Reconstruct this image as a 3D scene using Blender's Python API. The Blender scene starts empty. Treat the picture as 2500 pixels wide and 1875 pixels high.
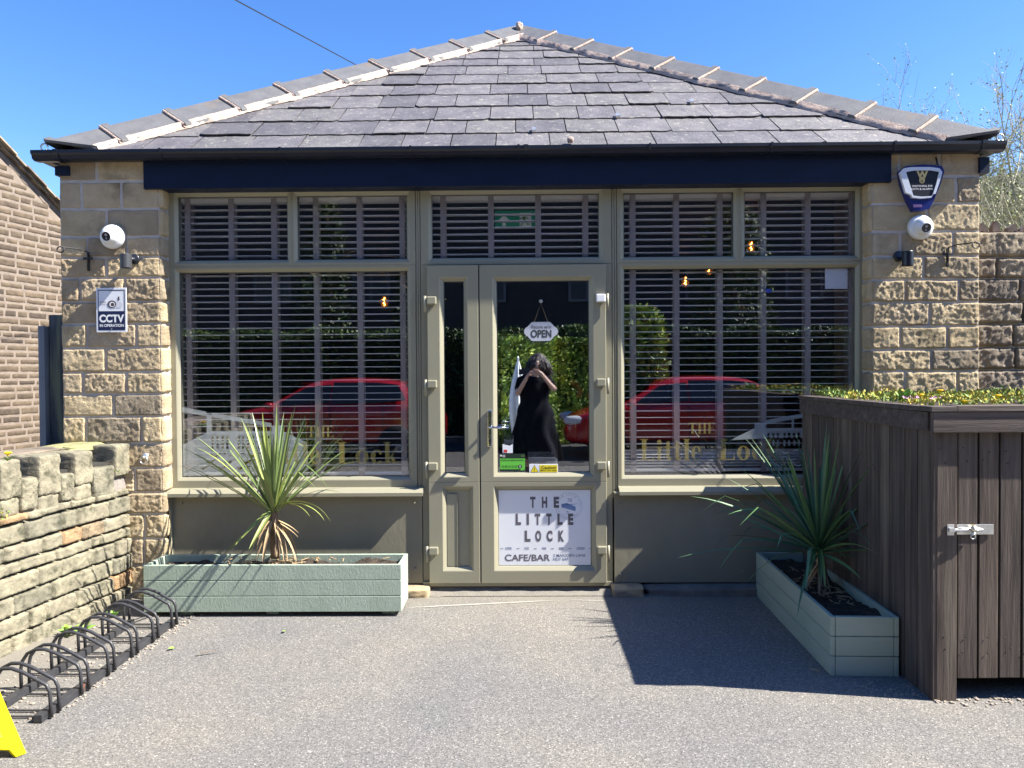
import bpy, math, random
from mathutils import Vector, Matrix, noise
R = math.radians
random.seed(7)
scene = bpy.context.scene
col = scene.collection
# ------------------------------------------------------------------ camera
CAM = Vector((0, -4.77, 1.457)); FPX = 1800.0
yaw, pitch, roll = R(0.64), R(-0.97), R(0.37)
cf = Vector((-math.sin(yaw)*math.cos(pitch), math.cos(yaw)*math.cos(pitch), math.sin(pitch)))
cr = cf.cross(Vector((0, 0, 1))).normalized(); cu = cr.cross(cf)
cr, cu = cr*math.cos(roll)-cu*math.sin(roll), cu*math.cos(roll)+cr*math.sin(roll)
cd = bpy.data.cameras.new('camera'); cam = bpy.data.objects.new('camera', cd); col.objects.link(cam)
M = Matrix((cr, cu, -cf)).transposed().to_4x4(); M.translation = CAM
cam.matrix_world = M
cd.sensor_width = 36; cd.lens = FPX/2500*36; cd.clip_start = 0.02; cd.clip_end = 2000
scene.camera = cam
def U(px, py, Y):
    "photo pixel -> point on the vertical plane y = Y (used to take measurements)"
    d = cf + cr*((px-1250)/FPX) - cu*((py-937.5)/FPX)
    return CAM + d*((Y-CAM.y)/d.y)
def G(px, py, Z=0):
    d = cf + cr*((px-1250)/FPX) - cu*((py-937.5)/FPX)
    return CAM + d*((Z-CAM.z)/d.z)
# ------------------------------------------------------------------ light
SUN = Vector((1.252, -0.205, 1.29)).normalized()
w = bpy.data.worlds.new('World'); scene.world = w; w.use_nodes = True
nt = w.node_tree; bg = nt.nodes['Background']
sky = nt.nodes.new('ShaderNodeTexSky'); sky.sky_type = 'NISHITA'; sky.sun_disc = False
sky.sun_elevation = math.asin(SUN.z); sky.sun_rotation = math.atan2(SUN.x, SUN.y)
sky.air_density = 1.1; sky.dust_density = 0.35; sky.ozone_density = 3.5; sky.altitude = 200
hs = nt.nodes.new('ShaderNodeHueSaturation'); hs.inputs['Saturation'].default_value = 1.27; hs.inputs['Hue'].default_value = .512; hs.inputs['Value'].default_value = 1.0
nt.links.new(sky.outputs[0], hs.inputs['Color']); nt.links.new(hs.outputs[0], bg.inputs[0]); bg.inputs[1].default_value = 0.088
sd = bpy.data.lights.new('sun', 'SUN'); sd.energy = 5.0; sd.angle = R(0.5); sd.color = (1.0, 0.95, 0.86)
so = bpy.data.objects.new('sun', sd); col.objects.link(so)
so.rotation_euler = (-SUN).to_track_quat('-Z', 'Y').to_euler(); so.location = (4, -3, 8)
scene.view_settings.view_transform = 'Standard'; scene.view_settings.look = 'None'
scene.view_settings.exposure = 1.62; scene.view_settings.gamma = 1
scene.render.engine = 'CYCLES'
scene.cycles.max_bounces = 8; scene.cycles.transparent_max_bounces = 24
# ------------------------------------------------------------------ mesh helpers
ORG = {}
class MB:
    def __init__(s): s.v = []; s.f = []; s.t = []
    def add(s, vs, fs, tint=0.5):
        b = len(s.v); s.v += [tuple(p) for p in vs]; s.t += [tint]*len(vs)
        s.f += [tuple(b+i for i in f) for f in fs]
    def box(s, x0, x1, y0, y1, z0, z1, tint=0.5):
        vs = [(x, y, z) for z in (z0, z1) for y in (y0, y1) for x in (x0, x1)]
        s.add(vs, [(0, 2, 3, 1), (4, 5, 7, 6), (0, 1, 5, 4), (2, 6, 7, 3), (0, 4, 6, 2), (1, 3, 7, 5)], tint)
    def obox(s, c, ax, ay, az, hx, hy, hz, tint=0.5):
        c = Vector(c)
        vs = [c+ax*hx*i+ay*hy*j+az*hz*k for k in (-1, 1) for j in (-1, 1) for i in (-1, 1)]
        s.add(vs, [(0, 2, 3, 1), (4, 5, 7, 6), (0, 1, 5, 4), (2, 6, 7, 3), (0, 4, 6, 2), (1, 3, 7, 5)], tint)
    def tube(s, pts, r, n=8, tint=0.5, caps=True):
        pts = [Vector(p) for p in pts]; rs = r if isinstance(r, (list, tuple)) else [r]*len(pts)
        vs = []; d0 = (pts[1]-pts[0]).normalized()
        a = d0.cross(Vector((0, 0, 1)))
        if a.length < 0.05: a = d0.cross(Vector((1, 0, 0)))
        a.normalize()
        for i, p in enumerate(pts):
            d = (pts[min(i+1, len(pts)-1)]-pts[max(i-1, 0)]).normalized()
            a = (a-d*a.dot(d)).normalized(); b = d.cross(a)
            for k in range(n):
                t = 2*math.pi*k/n; vs.append(p+(a*math.cos(t)+b*math.sin(t))*rs[i])
        fs = [(i*n+k, i*n+(k+1) % n, (i+1)*n+(k+1) % n, (i+1)*n+k) for i in range(len(pts)-1) for k in range(n)]
        if caps: fs += [tuple(range(n))[::-1], tuple((len(pts)-1)*n+k for k in range(n))]
        s.add(vs, fs, tint)
    def lathe(s, prof, c, axis=Vector((0, 0, 1)), n=20, tint=0.5):
        axis = Vector(axis).normalized(); c = Vector(c)
        a = axis.cross(Vector((0, 0, 1)))
        if a.length < 0.05: a = Vector((1, 0, 0))
        a.normalize(); b = axis.cross(a); vs = []
        for (r, h) in prof:
            for k in range(n):
                t = 2*math.pi*k/n; vs.append(c+axis*h+(a*math.cos(t)+b*math.sin(t))*r)
        fs = [(i*n+k, i*n+(k+1) % n, (i+1)*n+(k+1) % n, (i+1)*n+k) for i in range(len(prof)-1) for k in range(n)]
        fs += [tuple(range(n))[::-1], tuple((len(prof)-1)*n+k for k in range(n))]
        s.add(vs, fs, tint)
    def grid(s, fn, nu, nv, tint=0.5):
        vs = [fn(i/nu, j/nv) for j in range(nv+1) for i in range(nu+1)]
        s.add(vs, [(j*(nu+1)+i, j*(nu+1)+i+1, (j+1)*(nu+1)+i+1, (j+1)*(nu+1)+i) for j in range(nv) for i in range(nu)], tint)
    def rings(s, loops, tint=0.5, close=True):
        "loops of rects (x0,x1,z0,z1,y) joined one to the next: a mitred moulded frame"
        vs = []
        for (x0, x1, z0, z1, y) in loops: vs += [(x0, y, z0), (x1, y, z0), (x1, y, z1), (x0, y, z1)]
        n = len(loops); fs = []
        for i in range(n if close else n-1):
            j = (i+1) % n
            for k in range(4): fs.append((i*4+k, i*4+(k+1) % 4, j*4+(k+1) % 4, j*4+k))
        s.add(vs, fs, tint)
    def rock(s, c, h, seed, amp=0.06, n=7, power=3.2, M3=None, tint=0.5):
        c = Vector(c)
        for ax in range(3):
            for sg in (-1, 1):
                vs = []
                for j in range(n+1):
                    for i in range(n+1):
                        a = 2*i/n-1; b = 2*j/n-1
                        p = [0, 0, 0]; p[ax] = sg; p[(ax+1) % 3] = a; p[(ax+2) % 3] = b
                        L = (abs(p[0])**power+abs(p[1])**power+abs(p[2])**power)**(1/power)
                        q = Vector(p)/L
                        k = 1+amp*noise.noise(q*1.7+Vector((seed*3.1, seed, 0)))*1.6+amp*.7*noise.noise(q*5+Vector((seed, 0, seed)))+amp*.5*noise.noise(q*11+Vector((seed, 3, seed)))
                        q = Vector((q.x*h[0], q.y*h[1], q.z*h[2]))*k
                        vs.append(c+(M3 @ q if M3 else q))
                fs = [(j*(n+1)+i, j*(n+1)+i+1, (j+1)*(n+1)+i+1, (j+1)*(n+1)+i) for j in range(n) for i in range(n)]
                if sg < 0: fs = [f[::-1] for f in fs]
                s.add(vs, fs, tint)
def obj(name, mb, m, parent=None, smooth=False, local=False, bevel=0, fix=False):
    me = bpy.data.meshes.new(name)
    o0 = Vector((0, 0, 0)) if (local or parent is None) else ORG[parent.name]
    me.from_pydata([(a-o0.x, b-o0.y, c-o0.z) for a, b, c in mb.v], [], mb.f)
    at = me.attributes.new('tint', 'FLOAT', 'POINT'); at.data.foreach_set('value', mb.t)
    if smooth: me.polygons.foreach_set('use_smooth', [True]*len(me.polygons))
    me.materials.append(m); me.update()
    if fix:
        import bmesh
        b = bmesh.new(); b.from_mesh(me); bmesh.ops.remove_doubles(b, verts=b.verts, dist=1e-5)
        bmesh.ops.recalc_face_normals(b, faces=b.faces); b.to_mesh(me); b.free()
    o = bpy.data.objects.new(name, me); col.objects.link(o)
    if parent: o.parent = parent
    ORG[o.name] = o0 if parent else Vector((0, 0, 0))
    if bevel:
        bm = o.modifiers.new('bevel', 'BEVEL'); bm.width = bevel; bm.segments = 2; bm.limit_method = 'ANGLE'
    return o
def tag(o, label, cat, group=None, kind=None):
    if label: o['label'] = label
    if cat: o['category'] = cat
    if group: o['group'] = group
    if kind: o['kind'] = kind
    return o
def thing(name, label, cat, loc=(0, 0, 0), group=None, rz=0):
    o = bpy.data.objects.new(name, None); o.empty_display_size = 0.1; col.objects.link(o)
    o.location = loc; o.rotation_euler.z = rz; ORG[o.name] = Vector(loc); return tag(o, label, cat, group)
def dup(root, loc, label=None, rz=None):
    r = root.copy(); col.objects.link(r); r.location = loc
    if rz is not None: r.rotation_euler.z = rz
    if label: r['label'] = label
    ORG[r.name] = Vector(loc)
    for ch in root.children:
        c = ch.copy(); col.objects.link(c); c.parent = r
        for g in ch.children:
            d = g.copy(); col.objects.link(d); d.parent = c
    return r
def struct(name, mb, m, **k):
    o = obj(name, mb, m, **k); o['kind'] = 'structure'; return o
def curve2d(loops):
    "filled flat shape with holes -> verts, faces (x, y)"
    cu_ = bpy.data.curves.new('shape', 'CURVE'); cu_.dimensions = '2D'; cu_.fill_mode = 'BOTH'
    for lp in loops:
        sp = cu_.splines.new('POLY'); sp.points.add(len(lp)-1); sp.use_cyclic_u = True
        for p, q in zip(sp.points, lp): p.co = (q[0], q[1], 0, 1)
    return _tomesh(cu_)
def _tomesh(cu_):
    ob = bpy.data.objects.new('shape', cu_); col.objects.link(ob)
    dg = bpy.context.evaluated_depsgraph_get(); dg.update(); ev = ob.evaluated_get(dg)
    me = ev.to_mesh(); vs = [tuple(v.co) for v in me.vertices]; fs = [tuple(p.vertices) for p in me.polygons]
    ev.to_mesh_clear(); bpy.data.objects.remove(ob); bpy.data.curves.remove(cu_)
    return vs, fs
def text2d(s, size=1, offset=0.0, space=1.0, shear=0):
    cu_ = bpy.data.curves.new('text', 'FONT'); cu_.body = s; cu_.size = 1; cu_.offset = offset; cu_.space_character = space; cu_.shear = shear
    cu_.fill_mode = 'FRONT' if hasattr(cu_, 'fill_mode') else cu_.fill_mode
    vs, fs = _tomesh(cu_); return vs, fs
def put_text(mb, s, x0, x1, z0, z1, P, offset=0.0, space=1.0, shear=0, tint=0.5):
    "lettering stretched to fill the rectangle x0..x1, z0..z1; P(x, z) gives the 3D point"
    vs, fs = text2d(s, 1, offset, space, shear)
    ax = min(v[0] for v in vs); bx = max(v[0] for v in vs); ay = min(v[1] for v in vs); by = max(v[1] for v in vs)
    mb.add([P(x0+(v[0]-ax)/(bx-ax)*(x1-x0), z0+(v[1]-ay)/(by-ay)*(z1-z0)) for v in vs], fs, tint)
def put_shape(mb, loops, P, tint=0.5):
    vs, fs = curve2d(loops); mb.add([P(v[0], v[1]) for v in vs], fs, tint)
def ell(cx, cy, rx, ry, n=24, a0=0, a1=360):
    return [(cx+rx*math.cos(R(a0+(a1-a0)*i/n)), cy+ry*math.sin(R(a0+(a1-a0)*i/n))) for i in range(n if abs(a1-a0) >= 360 else n+1)]
def rc(x0, y0, x1, y1): return [(x0, y0), (x1, y0), (x1, y1), (x0, y1)]
# ------------------------------------------------------------------ materials
def new_mat(name):
    m = bpy.data.materials.new(name); m.use_nodes = True; t = m.node_tree
    return m, t, t.nodes['Principled BSDF']
def pm(name, c1, c2=None, scale=6, rough=0.6, bump=0.0, bscale=60, metal=0, tint=None, stretch=(1, 1, 1), spec=0.5, c3=None, scale3=2.0, thr3=(0.5, 0.62), detail=6, coat=0, bdist=0.01, rv=0.0):
    m, t, b = new_mat(name); N = t.nodes.new; L = t.links.new
    tc = N('ShaderNodeTexCoord'); mp = N('ShaderNodeMapping'); mp.inputs['Scale'].default_value = stretch
    L(tc.outputs['Object'], mp.inputs[0])
    def nz(sc, det=detail, ro=0.6):
        n = N('ShaderNodeTexNoise'); n.inputs['Scale'].default_value = sc; n.inputs['Detail'].default_value = det; n.inputs['Roughness'].default_value = ro
        L(mp.outputs[0], n.inputs['Vector']); return n
    def mix(a, bb, f):
        x = N('ShaderNodeMix'); x.data_type = 'RGBA'
        for s, v in ((0, f), (6, a), (7, bb)):
            if hasattr(v, 'links') or hasattr(v, 'is_linked'): L(v, x.inputs[s])
            elif s == 0: x.inputs[0].default_value = v
            else: x.inputs[s].default_value = (*v, 1)
        return x.outputs[2]
    c = None
    if c2:
        n = nz(scale); cr_ = N('ShaderNodeMapRange'); cr_.inputs[1].default_value = 0.32; cr_.inputs[2].default_value = 0.68
        L(n.outputs[0], cr_.inputs[0]); c = mix(c1, c2, cr_.outputs[0])
    if c3:
        n = nz(scale3); cr_ = N('ShaderNodeMapRange'); cr_.inputs[1].default_value = thr3[0]; cr_.inputs[2].default_value = thr3[1]
        L(n.outputs[0], cr_.inputs[0]); c = mix(c if c else c1, c3, cr_.outputs[0])
    if tint:
        at = N('ShaderNodeAttribute'); at.attribute_name = 'tint'
        rp = N('ShaderNodeValToRGB'); e = rp.color_ramp.elements
        e[0].color = (*tint[0], 1); e[1].color = (*tint[-1], 1)
        for i, cc in enumerate(tint[1:-1]):
            q = e.new((i+1)/(len(tint)-1)); q.color = (*cc, 1)
        L(at.outputs['Fac'], rp.inputs[0])
        x = N('ShaderNodeMix'); x.data_type = 'RGBA'; x.blend_type = 'MULTIPLY'; x.inputs[0].default_value = 1
        if c: L(c, x.inputs[6])
        else: x.inputs[6].default_value = (*c1, 1)
        L(rp.outputs[0], x.inputs[7]); c = x.outputs[2]
    if c: L(c, b.inputs['Base Color'])
    else: b.inputs['Base Color'].default_value = (*c1, 1)
    b.inputs['Roughness'].default_value = rough; b.inputs['Metallic'].default_value = metal
    b.inputs['Specular IOR Level'].default_value = spec; b.inputs['Coat Weight'].default_value = coat
    if rv:
        n = nz(scale*2); mr = N('ShaderNodeMapRange'); mr.inputs[3].default_value = rough-rv; mr.inputs[4].default_value = rough+rv
        L(n.outputs[0], mr.inputs[0]); L(mr.outputs[0], b.inputs['Roughness'])
    if bump:
        n = nz(bscale, 8, 0.7); bp = N('ShaderNodeBump'); bp.inputs['Strength'].default_value = bump; bp.inputs['Distance'].default_value = bdist
        L(n.outputs[0], bp.inputs['Height']); L(bp.outputs[0], b.inputs['Normal'])
    return m
STONE_T = [(.62, .60, .60), (.85, .78, .70), (1, .95, .85), (1.1, 1.02, .88), (.92, .86, .82)]
M_stone = pm('sandstone', (.44, .365, .25), (.56, .485, .355), 9, .9, 1.0, 65, tint=STONE_T, c3=(.22, .19, .13), scale3=3.2, thr3=(.56, .72), spec=.2, bdist=.012)
M_stone_smooth = pm('dressed_sandstone', (.40, .31, .20), (.50, .41, .28), 7, .85, .6, 70, tint=STONE_T, c3=(.25, .22, .18), scale3=5, spec=.2, stretch=(1, 1, 4), bdist=.003)
M_mortar = pm('mortar', (.44, .40, .36), (.58, .54, .50), 12, .9, .5, 150, spec=.2)
M_darkstone = pm('dark_gritstone', (.19, .17, .15), (.40, .35, .28), 7, .9, .9, 110, tint=STONE_T, spec=.2, bdist=.008)
M_slate = pm('roof_slate', (.096, .092, .100), (.158, .151, .155), 7, .6, .9, 45, tint=[(.74, .74, .77), (.95, .93, .97), (1.15, 1.13, 1.12), (1.05, 1.05, 1.0)], c3=(.27, .26, .225), scale3=24, thr3=(.57, .70), stretch=(1, 1, 1), spec=.4, bdist=.008)
M_hiptile = pm('clay_hip_tile', (.10, .10, .105), (.14, .14, .142), 9, .6, .3, 80, c3=(.17, .13, .10), scale3=4, thr3=(.6, .75), spec=.4)
M_hipmortar = pm('pink_lime_mortar', (.40, .30, .25), (.52, .42, .35), 14, .9, .8, 60, spec=.2)
M_black = pm('black_plastic', (.012, .014, .02), (.02, .022, .03), 6, .35, .0)
M_gutter = pm('black_gutter_plastic', (.005, .009, .020), (.010, .014, .026), 3, .34, .03, 30, rv=.08)
M_navy = pm('dark_navy_board', (.0028, .008, .027), (.0048, .012, .037), 3, .5, .12, 40, c3=(.02, .025, .04), scale3=40, thr3=(.68, .74), stretch=(1, 1, 3), spec=.25)
M_frame = pm('olive_grey_upvc', (.275, .260, .188), (.290, .275, .198), 2, .38, .02, 300, spec=.45)
M_panel = pm('olive_painted_panel', (.212, .197, .143), (.25, .233, .17), 1.6, .6, .25, 18, c3=(.27, .25, .20), scale3=1.3, thr3=(.58, .75), spec=.35, stretch=(1, 1, .5))
M_white = pm('white_plastic', (.78, .79, .80), None, rough=.4)
M_signwhite = pm('white_sign_board', (.80, .82, .86), (.76, .78, .82), 3, .35)
M_navyprint = pm('navy_print', (.012, .02, .07), None, rough=.4)
M_greyprint = pm('grey_print', (.12, .11, .13), None, rough=.5)
M_blueprint = pm('blue_print', (.10, .15, .28), None, rough=.5)
M_gold = pm('gold_vinyl', (.46, .36, .10), (.52, .41, .14), 4, .4)
M_iron = pm('wrought_iron', (.012, .012, .014), (.03, .026, .024), 30, .5, .3, 90)
M_rack = pm('black_painted_steel', (.03, .031, .036), (.045, .045, .05), 20, .42, .15, 80, c3=(.22, .09, .05), scale3=9, thr3=(.66, .72))
M_galv = pm('galvanised_steel', (.55, .56, .55), (.72, .72, .70), 25, .35, .1, 80, metal=.8, c3=(.6, .5, .3), scale3=14, thr3=(.6, .75))
M_steel = pm('chrome', (.6, .6, .62), None, rough=.12, metal=1)
M_planter = pm('sage_green_paint', (.305, .375, .297), (.365, .435, .352), 5, .55, .8, 40, stretch=(2, 2, 1), c3=(.38, .48, .38), scale3=18, thr3=(.62, .75), spec=.35, bdist=.004)
M_planter2 = pm('sage_green_smooth_paint', (.295, .365, .29), (.345, .412, .34), 4, .55, .3, 28, stretch=(1, 1, 4), spec=.35, bdist=.003)
M_soil = pm('potting_soil', (.028, .02, .015), (.07, .05, .035), 30, .95, 1.0, 70, c3=(.16, .11, .07), scale3=45, thr3=(.6, .7), bdist=.02)
def wood(name, a, b, c, vert=True):
    st = (30, 30, 1.6) if vert else (1.6, 30, 30)
    return pm(name, a, b, 1.1, .75, .9, 1.6, stretch=st, tint=[(.72, .72, .76), (.95, .93, .92), (1.2, 1.12, 1.05)], c3=c, scale3=.35, thr3=(.55, .75), detail=9, spec=.3, bdist=.006)
M_fence = wood('stained_brown_timber', (.045, .036, .031), (.125, .102, .086), (.17, .15, .12))
M_fenceh = wood('stained_brown_trim', (.058, .046, .041), (.122, .100, .088), (.16, .14, .12), False)
M_post = pm('weathered_dark_post', (.05, .06, .07), (.10, .12, .13), 1.2, .8, .8, 1.5, stretch=(25, 25, 2), c3=(.16, .19, .13), scale3=.6)
M_leafA = pm('cordyline_leaf_sunlit', (.13, .175, .055), (.19, .235, .085), 5, .42, tint=[(.45, .5, .5), (.75, .85, .8), (1.2, 1.2, 1.0), (2.1, 1.8, 1.1)], spec=.5)  # paler copy of the leaf colour with sunlight put into it
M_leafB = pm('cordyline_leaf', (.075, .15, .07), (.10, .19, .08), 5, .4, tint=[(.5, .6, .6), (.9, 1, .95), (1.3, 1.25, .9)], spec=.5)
M_dead = pm('dry_leaf', (.30, .20, .10), (.42, .31, .18), 9, .8)
M_trunk = pm('palm_bark', (.12, .08, .05), (.28, .20, .13), 20, .9, .8, 60, stretch=(1, 1, .4))
M_yellow = pm('yellow_plastic', (.62, .53, .002), (.66, .56, .003), 6, .75, spec=.12, c3=(.50, .42, .01), scale3=9, thr3=(.62, .78))
M_redprint = pm('faint_orange_print', (.70, .42, .02), None, rough=.5)
M_green = pm('green_weed', (.10, .24, .03), (.20, .36, .06), 30, .6, tint=[(.6, .7, .5), (1, 1, 1), (1.6, 1.3, .9)])
M_sedum = pm('sedum', (.30, .34, .07), (.16, .26, .05), 14, .7, tint=[(.5, .7, .5), (1, 1, 1), (2.2, 1.5, .7), (1.6, .7, .5)])
M_dand = pm('dandelion_yellow', (.85, .62, .01), (.8, .5, .01), 40, .7)
M_pinkfl = pm('pink_flower', (.62, .30, .55), None, rough=.7)
M_slat = pm('blind_slat', (.78, .76, .74), (.84, .82, .80), 4, .45, stretch=(1, 10, 10))
M_tape = pm('blind_tape', (.33, .29, .28), (.43, .38, .37), 60, .85, stretch=(6, 1, .2))
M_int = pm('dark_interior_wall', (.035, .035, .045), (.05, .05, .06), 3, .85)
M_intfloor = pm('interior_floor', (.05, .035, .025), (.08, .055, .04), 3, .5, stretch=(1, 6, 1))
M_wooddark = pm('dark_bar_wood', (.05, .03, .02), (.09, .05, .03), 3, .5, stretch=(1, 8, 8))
M_asph = None
def glass_mat(name, refl, tintc):
    m = bpy.data.materials.new(name); m.use_nodes = True; t = m.node_tree; N = t.nodes.new; L = t.links.new
    t.nodes.remove(t.nodes['Principled BSDF']); out = t.nodes['Material Output']
    tr = N('ShaderNodeBsdfTransparent'); tr.inputs[0].default_value = (*tintc, 1)
    gl = N('ShaderNodeBsdfGlossy'); gl.inputs['Roughness'].default_value = 0.0; gl.inputs[0].default_value = (.95, .97, 1, 1)
    lw = N('ShaderNodeLayerWeight'); lw.inputs[0].default_value = 0.25
    mr = N('ShaderNodeMapRange'); mr.inputs[3].default_value = refl; mr.inputs[4].default_value = 0.55
    L(lw.outputs['Fresnel'], mr.inputs[0]); mx = N('ShaderNodeMixShader'); L(mr.outputs[0], mx.inputs[0]); L(tr.outputs[0], mx.inputs[1]); L(gl.outputs[0], mx.inputs[2])
    L(mx.outputs[0], out.inputs[0]); return m
M_glass = glass_mat('coated_window_glass', .11, (.985, .99, 1))
M_doorglass = glass_mat('coated_door_glass', .17, (.92, .93, .96))
def film_mat(name, c, a):
    m = bpy.data.materials.new(name); m.use_nodes = True; t = m.node_tree; b = t.nodes['Principled BSDF']
    b.inputs['Base Color'].default_value = (*c, 1); b.inputs['Roughness'].default_value = .6; b.inputs['Alpha'].default_value = a; return m
M_frost = film_mat('frosted_vinyl', (.62, .68, .68), .36)
M_goldfilm = film_mat('gold_vinyl_letters', (.44, .35, .09), .42)
def emis(name, c, s):
    m, t, b = new_mat(name); b.inputs['Base Color'].default_value = (*c, 1)
    b.inputs['Emission Color'].default_value = (*c, 1); b.inputs['Emission Strength'].default_value = s; return m
# asphalt
def asphalt():
    m, t, b = new_mat('asphalt'); N = t.nodes.new; L = t.links.new
    tc = N('ShaderNodeTexCoord')
    v = N('ShaderNodeTexVoronoi'); v.inputs['Scale'].default_value = 190; L(tc.outputs['Object'], v.inputs['Vector'])
    sx = N('ShaderNodeSeparateColor'); L(v.outputs['Color'], sx.inputs[0])
    rp = N('ShaderNodeValToRGB'); e = rp.color_ramp.elements
    e[0].color = (.085, .084, .082, 1); e[1].color = (.36, .345, .32, 1)
    q = e.new(.25); q.color = (.145, .141, .135, 1); q = e.new(.75); q.color = (.185, .179, .170, 1); q = e.new(.93); q.color = (.245, .234, .218, 1)
    L(sx.outputs[0], rp.inputs[0])
    n = N('ShaderNodeTexNoise'); n.inputs['Scale'].default_value = .9; n.inputs['Detail'].default_value = 6; L(tc.outputs['Object'], n.inputs['Vector'])
    r2 = N('ShaderNodeValToRGB'); f = r2.color_ramp.elements; f[0].position = .33; f[0].color = (.84, .845, .87, 1); f[1].position = .68; f[1].color = (1.14, 1.08, .99, 1)
    L(n.outputs[0], r2.inputs[0])
    x = N('ShaderNodeMix'); x.data_type = 'RGBA'; x.blend_type = 'MULTIPLY'; x.inputs[0].default_value = 1
    L(rp.outputs[0], x.inputs[6]); L(r2.outputs[0], x.inputs[7])
    # dirt spilled along the foot of the shop front and under the wall
    n3 = N('ShaderNodeTexNoise'); n3.inputs['Scale'].default_value = 5; n3.inputs['Detail'].default_value = 8; L(tc.outputs['Object'], n3.inputs['Vector'])
    sp = N('ShaderNodeSeparateXYZ'); L(tc.outputs['Object'], sp.inputs[0])
    a = N('ShaderNodeMapRange'); a.inputs[1].default_value = -.32; a.inputs[2].default_value = .02; L(sp.outputs[1], a.inputs[0])
    a2 = N('ShaderNodeMapRange'); a2.inputs[1].default_value = -2.1; a2.inputs[2].default_value = -2.5; L(sp.outputs[0], a2.inputs[0])
    ad = N('ShaderNodeMath'); ad.operation = 'MAXIMUM'; L(a.outputs[0], ad.inputs[0]); L(a2.outputs[0], ad.inputs[1])
    mu = N('ShaderNodeMath'); mu.operation = 'MULTIPLY'; L(ad.outputs[0], mu.inputs[0]); L(n3.outputs[0], mu.inputs[1])
    mu2 = N('ShaderNodeMath'); mu2.operation = 'MULTIPLY'; mu2.inputs[1].default_value = 1.3; mu2.use_clamp = True; L(mu.outputs[0], mu2.inputs[0])
    y = N('ShaderNodeMix'); y.data_type = 'RGBA'; L(mu2.outputs[0], y.inputs[0]); L(x.outputs[2], y.inputs[6]); y.inputs[7].default_value = (.21, .19, .155, 1)
    L(y.outputs[2], b.inputs['Base Color']); b.inputs['Roughness'].default_value = .85; b.inputs['Specular IOR Level'].default_value = .3
    n2 = N('ShaderNodeTexNoise'); n2.inputs['Scale'].default_value = 160; n2.inputs['Detail'].default_value = 5; L(tc.outputs['Object'], n2.inputs['Vector'])
    bp = N('ShaderNodeBump'); bp.inputs['Strength'].default_value = .55; bp.inputs['Distance'].default_value = .006
    L(n2.outputs[0], bp.inputs['Height']); L(bp.outputs[0], b.inputs['Normal']); return m
M_asph = asphalt()
# ------------------------------------------------------------------ setting
g = MB(); S = 260
def gh(x, y):
    return .0
xs = [-S, -40, -12, -6, -3, 3, 6, 12, 40, S]; ys = [-S, -40, -12, -5, -2, 1, 6, 20, 60, S]
g.add([(x, y, 0) for y in ys for x in xs], [(j*10+i, j*10+i+1, (j+1)*10+i+1, (j+1)*10+i) for j in range(9) for i in range(9)])
struct('ground', g, M_asph)
# hillside far beyond the wall on the right
h = MB()
def hf(u, v):
    x = 22+u*200; y = 45+v*120
    z = 52*min(1, u*6)*math.sin(min(1, v*1.4)*math.pi/2)*(0.55+.45*u)+3*noise.noise(Vector((x*.03, y*.03, 0)))
    return (x, y, z-1)
h.grid(hf, 50, 24)
M_hill = pm('hill_grass_and_woods', (.06, .075, .045), (.11, .10, .075), .12, .95, c3=(.05, .065, .035), scale3=.25)
struct('hill', h, M_hill, smooth=True)
# ------------------------------------------------------------------ stonework
def nz(x, y, z=0): return noise.noise(Vector((x, y, z)))
def fr(x, y, z=0): return noise.fractal(Vector((x, y, z)), 0.9, 2.1, 4)
def stone_face(mb, P, u0, u1, v0, v1, res=.009, rough=.011, bulge=.010, seed=0, tint=.5, wob=.005, edge=.014, back=.006):
    "one squared block whose face stands proud of the mortar; P(u, v, h) -> point"
    nu = max(3, int((u1-u0)/res)); nv = max(3, int((v1-v0)/res))
    def fn(a, b):
        u = u0+(u1-u0)*a; v = v0+(v1-v0)*b
        u += wob*nz(v*14, seed)*(1 if 0 < a < 1 else 1.0); v += wob*nz(u*11, seed+9)
        d = min(a, 1-a)*(u1-u0); e = min(b, 1-b)*(v1-v0)
        k = min(1, d/edge)*min(1, e/edge); k = k*k*(3-2*k)
        hh = -back+(back+.004)*min(1, k*1.6)+k*(.007+bulge*(.7+.5*nz(u*6, v*6, seed))+rough*(.9-1.7*abs(nz(u*30+nz(v*20, u*9, 3), v*26, seed))+.7*nz(u*90, v*70, seed*2)+.5*nz(u*12, v*14, seed)))
        return P(u, v, hh)
    mb.grid(fn, nu, nv, tint)
def courses(mb, zs, verts, u0, u1, P, rough_from=3, seed=0, gap=.0035, res=.0075, rough=.0054, smf=None):
    for i in range(len(zs)-1):
        xs = [u0]+sorted(verts[i])+[u1]; zt, zb = zs[i], zs[i+1]
        for j in range(len(xs)-1):
            rg = random.Random(seed*100+i*10+j)
            sm = smf(i, j) if smf else i < rough_from
            stone_face(mb, P, xs[j]+(gap if j else 0), xs[j+1]-(gap if j < len(xs)-2 else 0), zb+gap*.8, zt-gap*.8,
                       res=res, rough=.0008 if sm else rough*rg.uniform(.5, 1.2), bulge=.001 if sm else rg.uniform(.002, .010), seed=seed+i*7.3+j*3.1, tint=rg.random(), edge=.009)
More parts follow.
